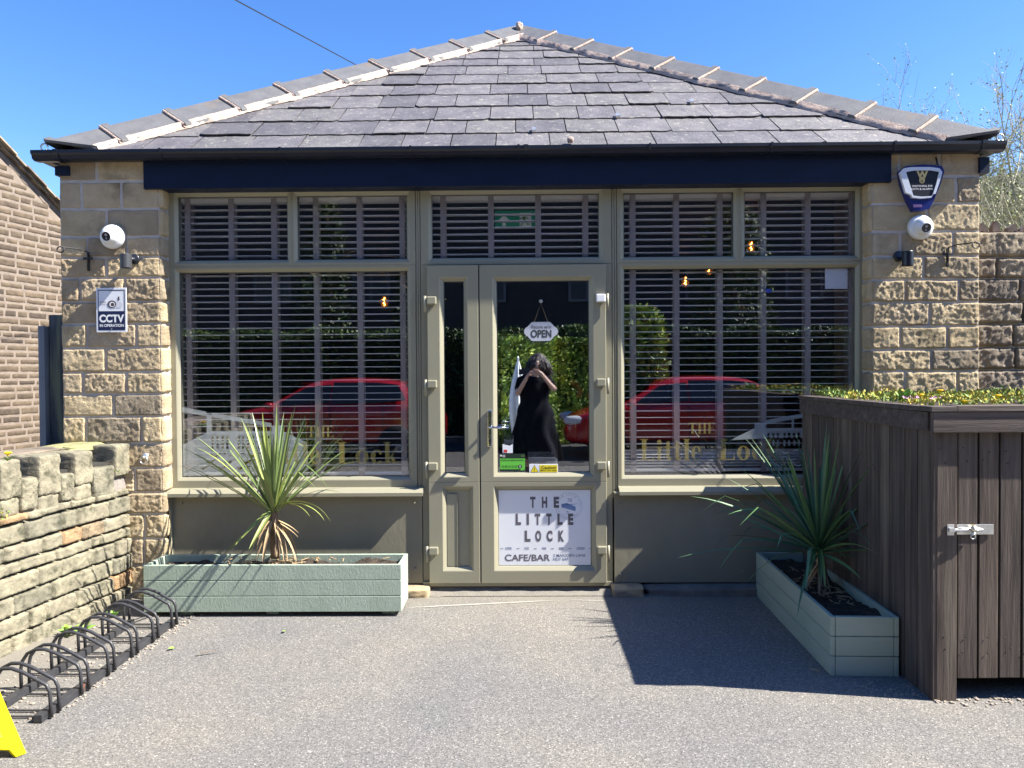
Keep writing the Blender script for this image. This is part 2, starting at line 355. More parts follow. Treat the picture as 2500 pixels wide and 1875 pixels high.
# ------------------------------------------------------------------ cafe
cafe = thing('cafe_building', 'small single-storey sandstone cafe with olive glazed shopfront and hipped slate roof', 'building', (0, 0, 0))
def Zc(y, x): return U(x, y, 0).z
LX0, LX1 = -2.975, -2.315
ys = [385, 443.7, 511, 579, 629, 679, 737, 791, 849, 909, 962, 1017, 1082, 1142, 1202, 1254.6, 1314, 1379, 1440, 1475]
zs = [Zc(y, 250) for y in ys]; zs[-1] = -.02
vx = [[243], [205, 302], [265], [217, 315], [262], [198, 307], [270], [214, 334], [258], [202, 307], [275], [208, 343], [286], [240, 325], [300], [347], [250, 345], [310], [290]]
vx = [[U(x, 700, 0).x for x in r] for r in vx]
pl = MB()
courses(pl, zs, vx, LX0, LX1-.012, lambda u, v, h: (u, -h, v), seed=1)
# return face inside the window reveal (faces right, catches the sun)
for i in range(len(zs)-1):
    stone_face(pl, lambda u, v, h: (LX1-.008+h, u, v), -.012, .14, zs[i+1]+.006, zs[i]-.006, rough=.004, bulge=.003, seed=i*5.0, tint=random.random(), edge=.008)
    stone_face(pl, lambda u, v, h: (LX0+.004-h, u, v), .006, .5, zs[i+1]+.006, zs[i]-.006, res=.02, rough=.008, seed=i*3.0, tint=random.random())
lp = obj('stone_pillar', pl, M_stone, cafe, smooth=True)
mo = MB()
def mortar_face(mb, x0, x1, z0, z1, y=-.0085, seed=0, amp=.0012):
    mb.grid(lambda a, b: (x0+(x1-x0)*a, y-amp*(fr((x0+(x1-x0)*a)*18, (z0+(z1-z0)*b)*18, seed)), z0+(z1-z0)*b), int((x1-x0)/.02), int((z1-z0)/.02))
mortar_face(mo, LX0+.004, LX1-.010, -.02, zs[0])
mo.box(LX0+.006, LX1-.020, .001, .55, -.02, zs[0]+.06)
mo.grid(lambda a, b: (LX1-.012+.002*nz(a*3, b*60), .003+.15*a, -.02+2.86*b), 4, 90)
mo.box(LX1-.10, LX1+.004, .075, .089, .05, 2.63)
obj('mortar', mo, M_mortar, lp, smooth=True)
RX0, RX1 = 2.243, 2.942
ysr = [371, 432, 498, 566, 626, 683, 738, 797, 853, 906, 961, 1016, 1074, 1130, 1190, 1248, 1306, 1364, 1420, 1475]
zr = [Zc(y, 2250) for y in ysr]; zr[-1] = -.02
vr = [[2193, 2290], [2331], [2261], [2196, 2324], [2252], [2207, 2337], [2267], [2196, 2310], [2271], [2208, 2334]]+[[2250]]*9
vr = [[U(x, 700, 0).x for x in r] for r in vr]
pr = MB()
courses(pr, zr, vr, RX0+.012, RX1, lambda u, v, h: (u, -h, v), seed=3, smf=lambda i, j: i < 1 or (i < 4 and j == 0))
for i in range(len(zr)-1):
    stone_face(pr, lambda u, v, h: (RX0+.008-h, u, v), -.012, .14, zr[i+1]+.006, zr[i]-.006, rough=.004, bulge=.003, seed=i*5.0, tint=random.random(), edge=.008)
    stone_face(pr, lambda u, v, h: (RX1-.004+h, u, v), .006, .5, zr[i+1]+.006, zr[i]-.006, res=.02, rough=.008, seed=i*3.0, tint=random.random())
rp_ = obj('stone_pillar', pr, M_stone, cafe, smooth=True)
mo = MB(); mortar_face(mo, RX0+.010, RX1-.004, -.02, zr[0]); mo.box(RX0+.011, RX1-.006, .001, .55, -.02, zr[0]+.05)
mo.box(RX0-.004, RX0+.1, .075, .089, .05, 2.63)
obj('mortar', mo, M_mortar, rp_, smooth=True)
# body walls round the back, floor and ceiling of the room (open at the front behind the glazing)
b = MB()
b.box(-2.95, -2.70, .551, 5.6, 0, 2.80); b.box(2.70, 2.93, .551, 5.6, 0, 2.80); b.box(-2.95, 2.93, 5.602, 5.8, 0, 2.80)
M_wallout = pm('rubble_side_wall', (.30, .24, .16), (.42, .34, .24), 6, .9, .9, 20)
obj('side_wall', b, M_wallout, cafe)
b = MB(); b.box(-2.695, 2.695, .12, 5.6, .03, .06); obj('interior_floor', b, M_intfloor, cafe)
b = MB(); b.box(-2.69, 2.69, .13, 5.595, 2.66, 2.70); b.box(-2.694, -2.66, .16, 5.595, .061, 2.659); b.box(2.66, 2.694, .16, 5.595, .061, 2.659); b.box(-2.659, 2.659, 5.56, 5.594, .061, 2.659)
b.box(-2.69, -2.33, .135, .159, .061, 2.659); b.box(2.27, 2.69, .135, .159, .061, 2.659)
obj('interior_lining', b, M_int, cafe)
# ------------------------------------------------------------------ roof
W_, YE, ZE = 2.94, -.055, 2.872; SL = R(35); ca, sa = math.cos(SL), math.sin(SL)
LS = W_/ca; n1 = Vector((0, -sa, ca)); up1 = Vector((0, ca, sa))
def RP(x, t, off=0): return Vector((x, YE, ZE))+up1*t+n1*off
b = MB(); apex = Vector((.015, YE+W_, ZE+LS*sa))
b.add([(-W_, YE, ZE-.012), (W_, YE, ZE-.012), (W_, YE+2*W_, ZE-.012), (-W_, YE+2*W_, ZE-.012), (apex.x, apex.y, apex.z-.012)], [(0, 1, 4), (1, 2, 4), (2, 3, 4), (3, 0, 4), (0, 3, 2, 1)])
roof = obj('roof', b, pm('roof_underlay', (.03, .03, .035), None, rough=.9), cafe)
ts = [0, .298, .603, .935, 1.263, 1.574, 1.893, 2.20, 2.47, 2.78, 2.99, 3.18, 3.38, LS-.02]
b = MB(); rg = random.Random(11)
def slate_row(b, t0, t1, side):
    half = W_-t0*ca
    x = -half-rg.uniform(0, .25)
    while x < half:
        wd = rg.choice([rg.uniform(.30, .36), rg.uniform(.34, .44), rg.uniform(.26, .32)])
        xa, xb = x+.003, x+wd-.004; x += wd
        if xa > half or xb < -half: continue
        sk = rg.uniform(-.002, .006); n = 9; jag = [rg.uniform(-.008, .008) for _ in range(n+1)]
        cut = rg.random(); top = []; bot = []
        tl = rg.uniform(-.010, .008); lift = rg.uniform(.010, .020); fx = rg.uniform(-.003, .003)
        for k in range(n+1):
            xx = xa+(xb-xa)*k/n
            tb = t0+tl+jag[k]+sk*k/n
            if k == 0 and cut < .3: tb += rg.uniform(.008, .03)
            if k == n and cut > .75: tb += rg.uniform(.008, .03)
            tt = t1+.05
            def clamp(xv, tv):
                hw = W_-tv*ca+.02; return max(-hw, min(hw, xv))
            bot.append((clamp(xx, tb), tb)); top.append((clamp(xx, min(tt, LS)), min(tt, LS-.001)))
        tn = rg.random(); vs = []
        for (xx, tv) in bot: vs.append(side(xx, tv, lift+fx))
        for (xx, tv) in top: vs.append(side(xx, tv, .004))
        for (xx, tv) in bot: vs.append(side(xx, tv+.002, lift+fx-.009))
        m_ = n+1
        fs = [(k, k+1, m_+k+1, m_+k) for k in range(n)]+[(2*m_+k, 2*m_+k+1, k+1, k) for k in range(n)]
        fs += [(2*m_, 0, m_), (n, 2*m_+n, m_+n)]
        b.add(vs, fs, tn)
for i in range(len(ts)-1): slate_row(b, ts[i], ts[i+1], lambda x, t, o: RP(x, t, o))
def sidef(sg):
    nn = Vector((sg*sa, 0, ca)); uu = Vector((-sg*ca, 0, sa))
    return lambda x, t, o: Vector((sg*W_, YE+W_+x*-sg, ZE))+uu*t+nn*o
for sg in (-1, 1):
    for i in range(len(ts)-1): slate_row(b, ts[i], ts[i+1], sidef(sg))
slates = obj('slates', b, M_slate, roof)
# tingles: little bent metal clips holding slipped slates
for (px, row, wd) in ((1303, 1, .022), (1508, 2, .03), (1688, 3, .03)):
    Y = (YE+ts[row]*ca); x = U(px, 300, Y).x; b = MB()
    p0 = RP(x, ts[row]-.012, .030)
    b.obox(RP(x, ts[row]+.02, .031), Vector((1, 0, 0)), up1, n1, wd/2, .03, .0012)
    b.obox(RP(x, ts[row]-.012, .026), Vector((1, 0, 0)), up1, n1, wd/2, .0012, .008)
    obj('metal_clip', b, M_galv, roof)
b = MB(); b.rock(RP(.33, .06, .035), (.02, .02, .018), 3); obj('broken_mortar_lump', b, M_hipmortar, roof, smooth=True)
# hip tiles
Lh = (Vector((apex.x, apex.y, apex.z))-Vector((-W_, YE, ZE))).length
def hip(sg):
    c0 = Vector((sg*W_, YE, ZE)); ax = (Vector((apex.x, apex.y, apex.z))-c0).normalized()
    nS = Vector((sg*sa, 0, ca))
    d1 = ax.cross(n1).normalized(); d1 = d1 if d1.dot(Vector((-sg, 0, 0))) > 0 else -d1   # wing on the front slope
    d2 = ax.cross(nS).normalized(); d2 = d2 if d2.dot(Vector((0, 1, 0))) > 0 else -d2
    upv = (n1+nS).normalized()
    px_l = [115, 235, 370, 490, 605, 712, 808, 897, 980, 1057, 1130] if sg < 0 else [2148, 2005, 1875, 1750, 1640, 1540, 1445, 1355, 1272, 1193, 1130]
    ss = []
    for px in px_l:                                     # measured joints, turned into distances up the hip
        k = (px*1.1302-1250)/FPX; lo, hi = -.3, Lh+.3
        for _ in range(40):
            mid = (lo+hi)/2; q = c0+ax*mid-CAM; r_ = q.dot(cr)/q.dot(cf)
            if (r_ < k) == (sg < 0): lo = mid
            else: hi = mid
        ss.append(lo)
    ss[0] = -.045; ss[-1] = Lh+.01
    for i in range(10):
        s0, s1 = ss[i], ss[i+1]+(.03 if i < 9 else -.01)
        rgh = random.Random(i+sg*20); b = MB()
        def prof(s, lift, wing, th):
            c = c0+ax*s
            rid = c+upv*(.088+lift)
            e1 = c+d1*wing+n1*(.034+lift*.7); e2 = c+d2*wing+nS*(.034+lift*.7)
            m1 = (rid+d1*.02-upv*.004); m2 = (rid+d2*.02-upv*.004)
            if i == 0:
                if e1.y < YE-.035: e1 = e1+ax*((YE-.035-e1.y)/ax.y)
                if abs(e2.x) > W_+.03: e2 = e2+ax*((abs(e2.x)-W_-.03)/abs(ax.x))
            o = [e1, m1, rid, m2, e2]
            return o+[p-upv*th for p in o[::-1]]
        secs = [(s0, .022, .205, .018), (s0+.042, .022, .205, .018), (s0+.044, .004, .198, .016), (s1, .0, .195, .016)]
        vs = []; fs = []
        for q in secs: vs += prof(*q)
        for a in range(3):
            for k in range(10): fs.append((a*10+k, a*10+(k+1) % 10, (a+1)*10+(k+1) % 10, (a+1)*10+k))
        fs += [tuple(range(10)), tuple(30+k for k in range(10))[::-1]]
        b.add(vs, fs, rgh.random())
        t = obj('hip_tile', b, M_hiptile, roof, fix=True)
        if i == 0: continue
        # mortar bead under the lip of the tile
        bm_ = MB()
        pr0 = prof(s0-.004, .018, .207, .0)[:5]
        def mf(a, bb):
            k = a*4; i0 = min(3, int(k)); q = Vector(pr0[i0]).lerp(Vector(pr0[i0+1]), k-i0)
            an = bb*math.pi; return q-ax*(.016*math.sin(an)+.004*nz(a*9, i, sg))-upv*(.026*(1-math.cos(an))/2)+upv*.002
        bm_.grid(mf, 24, 6); obj('mortar_bead', bm_, M_hipmortar, roof, smooth=True)
    # lime mortar bedding along both sides of the hip
    b = MB()
    for (dd, nn, wd) in ((d1, n1, .034 if sg < 0 else .040), (d2, nS, .035)):
        def ff(a, bb):
            s = .03+(Lh-.06)*a; q = c0+ax*s
            wv = wd*(.8+.8*nz(s*5, 3, sg)+.45*nz(s*22, 1, sg))
            pp = q+dd*(.172+(wv+.02)*bb)+nn*(.040*(1-bb)**.7+.014+.005*nz(s*30, bb*4, 2))
            if pp.y < YE-.03: pp = pp+ax*((YE-.03-pp.y)/ax.y)
            if abs(pp.x) > W_+.02: pp = pp+ax*((abs(pp.x)-W_-.02)/abs(ax.x))
            return pp
        b.grid(ff, 260, 5)
    obj('mortar_bedding', b, M_hipmortar, roof, smooth=True)
    b = MB(); q = c0+ax*(-.045)+upv*.05
    ring = [q+Vector((sg*.02, -.01, 0))+Vector((math.cos(a)*.022, 0, math.sin(a)*.022)) for a in [R(20*k) for k in range(17)]]
    b.tube(ring, .005, 6); b.box(q.x-.004, q.x+.004, q.y-.01, q.y+.06, q.z-.02, q.z-.012); obj('hip_iron', b, M_galv, roof, smooth=True)
hip(-1); hip(1)
b = MB(); b.rock((apex.x, apex.y-.08, apex.z+.015), (.035, .07, .055), 5, amp=.2); obj('apex_mortar', b, M_hipmortar, roof, smooth=True)
# ------------------------------------------------------------------ fascia, gutter
b = MB(); b.box(-2.416, 2.369, -.034, .10, 2.646, 2.845); fb = obj('fascia_board', b, M_navy, cafe, bevel=.003)
b = MB(); b.box(-2.99, 2.95, -.018, .08, 2.828, 2.862); b.box(-2.99, -2.90, -.03, .02, 2.74, 2.80); b.box(2.93, 2.99, -.03, .30, 2.70, 2.80); obj('eaves_board', b, M_navy, cafe)
b = MB()
gp = [(-.022, 2.880), (-.022, 2.798), (-.075, 2.792), (-.098, 2.806), (-.104, 2.835), (-.115, 2.850), (-.115, 2.878), (-.109, 2.878), (-.109, 2.853), (-.098, 2.838), (-.092, 2.812), (-.073, 2.799), (-.028, 2.804), (-.028, 2.880)]
gp = [(y, 2.880-(2.880-z)*.70) for y, z in gp]
gx = [-3.092, 3.045]
n_ = len(gp); vs = [(x, y, z) for x in gx for (y, z) in gp]; fs = [(k, (k+1) % n_, n_+(k+1) % n_, n_+k) for k in range(n_)]
b.add(vs, fs); b.add([(gx[0], y, z) for y, z in gp[:7]]+[(gx[0]+.004, y, z) for y, z in gp[:7]], [tuple(range(7)), tuple(range(7, 14))[::-1]])
b.add([(gx[1], y, z) for y, z in gp[:7]]+[(gx[1]-.004, y, z) for y, z in gp[:7]], [tuple(range(7)), tuple(range(7, 14))[::-1]])
gut = obj('gutter', b, M_gutter, cafe, fix=True)
def gbracket(x, wd):
    b = MB(); q = [(y-(.004 if y < -.03 else 0), z-(.003 if z < 2.85 else -.004)) for y, z in gp[:7]]
    vs = [(x+s*wd/2, y, z) for s in (-1, 1) for (y, z) in q]+[(x+s*wd/2, y+.006 if y < -.03 else y, z+.003) for s in (-1, 1) for (y, z) in q]
    fs = [(k, k+1, 7+k+1, 7+k) for k in range(6)]+[tuple(range(7)), tuple(range(7, 14))[::-1]]
    b.add(vs, fs); return b
for px in (390, 683, 1002, 1587, 1885, 2186): obj('gutter_bracket', gbracket(U(px, 370, -.11).x, .014), M_gutter, gut)
for px in (135, 1266, 1284, 2404): obj('gutter_union', gbracket(U(px, 370, -.11).x, .03 if px != 1266 else .016), M_gutter, gut)
for sg, x in ((-1, -3.05), (1, 3.0)):            # short returns of gutter and soffit round the corners
    b = MB(); b.box(x-.03, x+.03, -.02, 5.7, 2.826, 2.87); obj('side_gutter', b, M_gutter, cafe)
# ------------------------------------------------------------------ joinery
def light(mb, X0, X1, Z0, Z1, g0, g1, h0, h1, yf, yg, ch=.016):
    "mitred plastic frame: outer X0..X1/Z0..Z1, opening g0..g1/h0..h1"
    mb.rings([(X0, X1, Z0, Z1, yg+.05), (X0, X1, Z0, Z1, yf+.003), (X0+.003, X1-.003, Z0+.003, Z1-.003, yf),
              (g0-ch-.006, g1+ch+.006, h0-ch-.006, h1+ch+.006, yf), (g0-ch, g1+ch, h0-ch, h1+ch, yf+.004),
              (g0-.003, g1+.003, h0-.003, h1+.003, yg-.006), (g0, g1, h0, h1, yg+.0), (g0, g1, h0, h1, yg+.05)])
def pane(parent, x0, x1, z0, z1, y, m=M_glass, name='pane'):
    b = MB(); b.box(x0-.004, x1+.004, y, y+.006, z0-.004, z1+.004); return obj(name, b, m, parent)
YF, YG = .078, .100
def gasket(mb, x0, x1, z0, z1, y, t=.005):
    mb.rings([(x0, x1, z0, z1, y-.001), (x0+t, x1-t, z0+t, z1-t, y+.003), (x0+t, x1-t, z0+t, z1-t, y+.005), (x0, x1, z0, z1, y+.005)])
def window(X0, X1, xm, gl, gr, gm0, gm1, name):
    b = MB()
    light(b, X0, xm, 2.163, 2.66, gl, gm0, 2.203, 2.622, YF, YG)
    light(b, xm, X1, 2.163, 2.66, gm1, gr, 2.203, 2.622, YF, YG)
    light(b, X0, X1, .690, 2.163, gl, gr, .768, 2.124, YF, YG)
    w_ = obj(name, b, M_frame, cafe)
    for (a, c, d, e) in ((gl, gm0, 2.203, 2.622), (gm1, gr, 2.203, 2.622), (gl, gr, .768, 2.124)):
        pane(w_, a, c, d, e, YG+.004); q = MB(); gasket(q, a-.001, c+.001, d-.001, e+.001, YG); obj('gasket', q, M_black, w_)
    return w_
winL = window(-2.320, -.684, -1.4965, -2.252, -.740, -1.530, -1.463, 'shop_window')
winR = window(.640, 2.262, 1.440, .685, 2.197, 1.403, 1.477, 'shop_window')
# coupling posts
for (x0, x1) in ((-.683, -.649), (.603, .639)):
    b = MB()
    b.box(x0, x1, YF+.012, .15, .62, 2.66); b.tube([(x0+.010, YF+.010, .66), (x0+.010, YF+.010, 2.65)], .0065, 8); b.tube([(x1-.010, YF+.010, .66), (x1-.010, YF+.010, 2.65)], .0065, 8)
    obj('coupling_post', b, M_frame, cafe, smooth=False)
# fanlight and door frame
b = MB(); light(b, -.648, .602, 2.160, 2.66, -.576, .523, 2.206, 2.622, YF, YG)
b.box(-.648, -.607, YF, .15, .075, 2.159); b.box(.562, .602, YF, .15, .075, 2.159); b.box(-.648, .602, YF-.02, .15, .045, .074)
b.box(-.6068, .5618, YF+.018, .15, .0745, 2.1585) if False else None
fan = obj('door_frame', b, M_frame, cafe)
pane(fan, -.576, .523, 2.206, 2.622, YG+.004); q = MB(); gasket(q, -.577, .524, 2.205, 2.623, YG); obj('gasket', q, M_black, fan)
YD, YDG = .036, .064
def leaf(name, X0, X1, g0, g1, p0, p1):
    b = MB()
    light(b, X0, X1, .735, 2.152, g0, g1, .794, 2.048, YD, YDG, .020)
    light(b, X0, X1, .070, .735, p0, p1, .178, .680, YD, YDG, .022)
    return obj(name, b, M_frame, cafe)
side = leaf('side_door', -.604, -.270, -.498, -.366, -.486, -.340)
pane(side, -.498, -.366, .794, 2.048, YDG+.004, M_doorglass)
q = MB(); q.box(-.49, -.336, YDG+.004, YDG+.02, .17, .69); q.box(-.486, -.418, YDG-.008, YDG+.0035, .18, .655); q.box(-.421, -.416, YDG-.011, YDG-.0075, .178, .65)
obj('lower_panel', q, M_frame, side)
door = leaf('entrance_door', -.262, .560, -.152, .452, -.150, .462)
pane(door, -.152, .452, .794, 2.048, YDG+.004, M_doorglass)
q = MB(); gasket(q, -.499, -.365, .793, 2.049, YDG); obj('gasket', q, M_black, side)
q = MB(); gasket(q, -.153, .453, .793, 2.049, YDG); obj('gasket', q, M_black, door)
q = MB(); q.box(-.16, .472, YDG+.006, YDG+.02, .168, .690); obj('lower_panel', q, M_frame, door)
q = MB(); q.box(-.270, -.262, .05, .075, .075, 2.15); obj('door_gap_seal', q, M_black, cafe)
# weld lines of the mid rails, lit slivers
# handle
q = MB(); hx = U(1196, 1050, .03).x
q.box(hx-.016, hx+.016, YD-.012, YD-.001, .965, 1.205); hd = obj('door_handle', q, M_steel, door, bevel=.006)
q = MB(); zc = 1.095; q.tube([(hx, YD-.012, zc), (hx, YD-.055, zc), (hx+.03, YD-.062, zc+.002), (hx+.125, YD-.058, zc-.002)], [.010, .009, .009, .007], 10); obj('lever', q, M_steel, hd, smooth=True)
q = MB(); q.lathe([(0, 0), (.009, 0), (.009, .004), (0, .004)], (hx, YD-.013, 1.01), (0, -1, 0), 12); q.box(hx-.004, hx+.004, YD-.0165, YD-.013, .985, 1.01); obj('lock_cylinder', q, M_black, hd)
# hinges
def hinge(x, z, sg, parent, m=M_frame):
    b = MB(); b.box(min(x, x+sg*.062), max(x, x+sg*.062), YD-.030, YD-.001, z-.026, z+.026)
    h_ = obj('hinge', b, m, parent, bevel=.007)
    b = MB(); b.lathe([(.0095, 0), (.0095, .105)], (x-sg*.012, YD-.017, z-.075), (0, 0, 1), 12)
    obj('hinge_pin', b, M_frame, h_, smooth=True)
for py in (733, 938, 1140, 1347): hinge(-.604, U(1050, py, 0).z, 1, side)
for i, py in enumerate((727, 934, 1138, 1345)): hinge(.556, U(1470, py, 0).z, -1, door, M_white if i == 0 else M_frame)
# sills and panels below
def sill(x0, x1):
    b = MB(); pr = [(.085, .700), (.085, .672), (.020, .664), (.012, .650), (.004, .650), (.004, .672), (.030, .694)]
    n_ = len(pr); b.add([(x, y, z) for x in (x0, x1) for y, z in pr], [(k, (k+1) % n_, n_+(k+1) % n_, n_+k) for k in range(n_)]+[tuple(range(n_)), tuple(range(n_, 2*n_))[::-1]])
    return obj('window_sill', b, M_frame, cafe)
sill(-2.335, -.640); sill(.640, 2.24)
b = MB(); b.box(.606, .70, .022, .075, .655, .668); obj('loose_sill_end', b, M_frame, cafe, bevel=.003)
def panel(x0, x1, fix):
    b = MB(); b.box(x0, x1, .062, .09, .064, .668); p = obj('lower_panel', b, M_panel, cafe, bevel=.002)
    for (fx, fz) in fix:
        b = MB(); b.tube([(fx, .064, fz), (fx+.002, .045, fz+.001)], .006, 8); obj('screw_cap', b, M_frame, p)
panel(-2.306, -.651, [(-2.24, .60), (-1.45, .60), (-.70, .60), (-.70, .16), (-2.25, .15)])
panel(.612, 2.235, [(.65, .58), (.65, .12), (1.45, .57), (1.45, .14)])
b = MB(); b.box(-2.31, -2.302, .03, .063, .1, .64); obj('panel_edge_bead', b, M_frame, cafe)
# plinth under the panels, threshold
M_conc = pm('old_concrete', (.13, .12, .105), (.22, .20, .175), 8, .9, .9, 60, bdist=.008)
def chunk(x0, x1, y0, y1, z0, z1, name, m, seed):
    b = MB(); b.rock(((x0+x1)/2, (y0+y1)/2, (z0+z1)/2), ((x1-x0)/2, (y1-y0)/2, (z1-z0)/2), seed, amp=.03, n=14, power=9); return obj(name, b, m, cafe, smooth=True)
chunk(.80, 2.3, -.035, .16, -.05, .056, 'plinth', M_conc, 1); chunk(-2.3, -.78, .0, .16, -.05, .056, 'plinth', M_conc, 2)
chunk(.59, .79, -.045, .12, -.03, .060, 'plinth_stone', M_stone_smooth, 4); chunk(-.775, -.60, -.05, .1, -.03, .055, 'plinth_stone', M_stone_smooth, 6)
b = MB(); b.box(-.64, .61, .10, .16, -.01, .05); obj('threshold_shade_box', b, M_black, cafe)  # black box standing in for the shaded gap under the door
def thf(a, c):
    x = -.62+1.22*a; y = -.02+.125*c
    return (x, y, .004+.045*c*c+.010*nz(x*12, y*30, 2)*c)
b = MB(); b.grid(thf, 80, 10); obj('threshold', b, M_asph, cafe, smooth=True)
# ------------------------------------------------------------------ blinds
def blind(x0, x1, z0, z1, tapes, label, bunch, Y=.165):
    t = thing('venetian_blind', label, 'blind', ((x0+x1)/2, Y, z1), 'venetian blinds in the shopfront')
    b = MB(); rg = random.Random(int(x0*100)); z = z1-.05; i = 0
    zl = z0+(.14 if bunch else .03)
    while z > zl:
        dz = rg.uniform(-.0012, .0012); a = R(-1.5)
        b.obox((.5*(x0+x1), Y, z+dz), Vector((1, 0, 0)), Vector((0, math.cos(a), math.sin(a))), Vector((0, -math.sin(a), math.cos(a))), (x1-x0)/2, .024, .0022, rg.random()); z -= .0438
    if bunch:
        for k in range(5):
            a = R(38-6*k); b.obox((.5*(x0+x1), Y-.006, z0+.125-k*.021), Vector((1, 0, 0)), Vector((0, math.cos(a), math.sin(a))), Vector((0, -math.sin(a), math.cos(a))), (x1-x0)/2, .022, .0016)
    obj('slats', b, M_slat, t)
    b = MB(); b.box(x0, x1, Y-.026, Y+.026, z1-.045, z1); obj('head_rail', b, M_slat, t)
    b = MB(); b.box(x0, x1, Y-.026, Y+.026, z0, z0+.020); obj('bottom_rail', b, M_slat, t, bevel=.004)
    for px in tapes:
        x = U(px, 900, Y-.028).x; b = MB()
        b.box(x-.019, x+.019, Y-.0285, Y-.0275, z0-.004, z1-.02); b.box(x-.019, x+.019, Y+.0275, Y+.0285, z0, z1-.02)
        if bunch:
            for zz in (z0+.09, z0+.05): b.box(x-.021, x+.021, Y-.036, Y-.029, zz, zz+.012)
        obj('tape', b, M_tape, t)
    return t
blind(-2.262, -.728, .772, 2.64, (463, 569, 673, 775, 881, 985), 'long slatted blind hanging behind the left shop window beside the door', False)
blind(-.585, .532, 2.19, 2.64, (1085, 1201, 1316, 1431), 'short slatted blind hanging in the fanlight above the door', False)
blind(.676, 2.206, .785, 2.64, (1546, 1652, 1758, 1864, 1972, 2078), 'long slatted blind with bunched bottom slats behind the right shop window', True)
# ------------------------------------------------------------------ vinyl on the glass
def serif(word_letters, x0, x1, z0, cap, P, mb):
    Wd = sum(GL[c][0] for c in word_letters); k = (x1-x0)/Wd; x = x0
    for c in word_letters:
        for lp in GL[c][1]:
            put_shape(mb, [[(x+px*k, z0+py*cap) for px, py in l] for l in lp], P)
        x += GL[c][0]*k
S_ = .035
def stem(x, w, y0=0, y1=1, s=.09): return [[rc(x, y0, x+w, y1)], [rc(x-s, y0, x+w+s, y0+S_)], [rc(x-s, y1-S_, x+w+s, y1)]]
def cshape(cx, rx, ry, cy, a0=38, a1=322, t=.22):
    o = ell(cx, cy, rx, ry, 30, a0, a1); i_ = ell(cx+.02, cy, rx-t*.95, ry-.05, 30, a0, a1)[::-1]; return [[o+i_]]
GL = {'T': (.92, stem(.34, .22, 0, .97)+[[rc(.04, .95, .86, 1)], [[(.04, .95), (.04, .75), (.07, .75), (.15, .95)]], [[(.86, .95), (.86, .75), (.83, .75), (.75, .95)]]]),
 'H': (1.0, stem(.14, .2)+stem(.66, .2)+[[rc(.3, .49, .7, .53)]]),
 'E': (.9, stem(.14, .2)+[[rc(.3, .95, .76, 1)], [rc(.3, 0, .78, .05)], [rc(.3, .49, .6, .53)], [[(.76, 1), (.76, .76), (.70, .95)]], [[(.78, 0), (.78, .26), (.71, .05)]], [rc(.58, .4, .61, .62)]]),
 'L': (.86, stem(.14, .24)+[[rc(.3, 0, .78, .05)], [[(.78, 0), (.78, .30), (.70, .05)]]]),
 'i': (.46, stem(.12, .2, 0, .64, .07)+[[ell(.22, .85, .12, .12)]]),
 't': (.50, [[rc(.14, .10, .32, .88)], [rc(.02, .60, .46, .64)], [[(.14, .12), (.2, 0), (.36, 0), (.46, .10), (.44, .13), (.34, .07), (.32, .2)]]]),
 'l': (.46, stem(.12, .22, 0, 1, .07)),
 'e': (.62, [[ell(.30, .32, .28, .34, 40), [(.20, .36), (.40, .36), (.38, .55), (.30, .63), (.22, .55)], [(.20, .31), (.22, .14), (.34, .04), (.50, .12), (.50, .31)]]]),
 'o': (.68, [[ell(.32, .32, .30, .34, 40), ell(.32, .32, .10, .30, 30)]]),
 'c': (.60, cshape(.32, .30, .34, .32)+[[ell(.48, .50, .08, .08)]]),
 'k': (.72, stem(.10, .20, 0, 1, .07)+[[[(.30, .28), (.54, .62), (.60, .62), (.42, .38), (.64, .03), (.44, .03), (.33, .24)]], [rc(.44, .61, .68, .64)], [rc(.38, 0, .72, .035)]])}
YV = YG+.0025
def PV(x, z): return (x, YV, z)
def PV2(x, z): return (x, YV-.0004, z)
def w2(px, py): q = U(px, py, YV); return (q.x, q.z)
def gate(flip, cx):
    def c(x, y):
        q = w2(400+x/3.687, 850+y/3.687); return (2*cx-q[0] if flip else q[0], q[1])
    def lp(l): return [c(*p) for p in l]
    b = MB()
    outer = [(170, 870), (385, 760), (385, 590), (430, 600), (430, 745), (715, 745), (715, 660), (735, 663), (735, 745), (970, 745), (970, 700), (1065, 695), (1065, 745), (1290, 850), (1300, 1100), (1230, 1125), (860, 1130), (170, 1150)]
    holes = []
    for x in (430, 475, 520, 563, 665, 705, 750, 792, 850, 890, 932):
        for (y0, y1) in ((790, 835), (855, 905)): holes.append([(x, y0), (x+19, y0), (x+19, y1), (x, y1)])
    for (x0, y, n) in ((420, 950, 3), (370, 1010, 4), (310, 1062, 4), (430, 1130, 3)):
        for k in range(n):
            xa = x0+k*165; top = [(xa+140*i/8, y+14*math.sin(i/8*2*math.pi)) for i in range(9)]; bt = [(xa+8+124*i/8, y+9+17*math.sin(i/8*2*math.pi)+9*math.sin(i/8*math.pi)) for i in range(9)][::-1]
            if xa+140 < 1225 and y < 1100: holes.append(top+bt)
    put_shape(b, [lp(outer)]+[lp(h_) for h_ in holes], PV)
    put_shape(b, [lp([(165, 530), (384, 572), (384, 612), (165, 575)])], PV); put_shape(b, [lp([(431, 580), (969, 675), (969, 712), (431, 620)])], PV)
    return obj('frosted_lock_gate', b, M_frost, None)
cxm = (w2(752.6, 1000)[0]+w2(1777, 1000)[0])/2
tag(gate(False, 0), 'frosted lock gate drawing on the left shop window behind the spiky plant', 'window graphic', 'frosted lock gate drawings')
tag(gate(True, cxm), 'frosted lock gate drawing on the right shop window, partly behind the brown timber store', 'window graphic', 'frosted lock gate drawings')
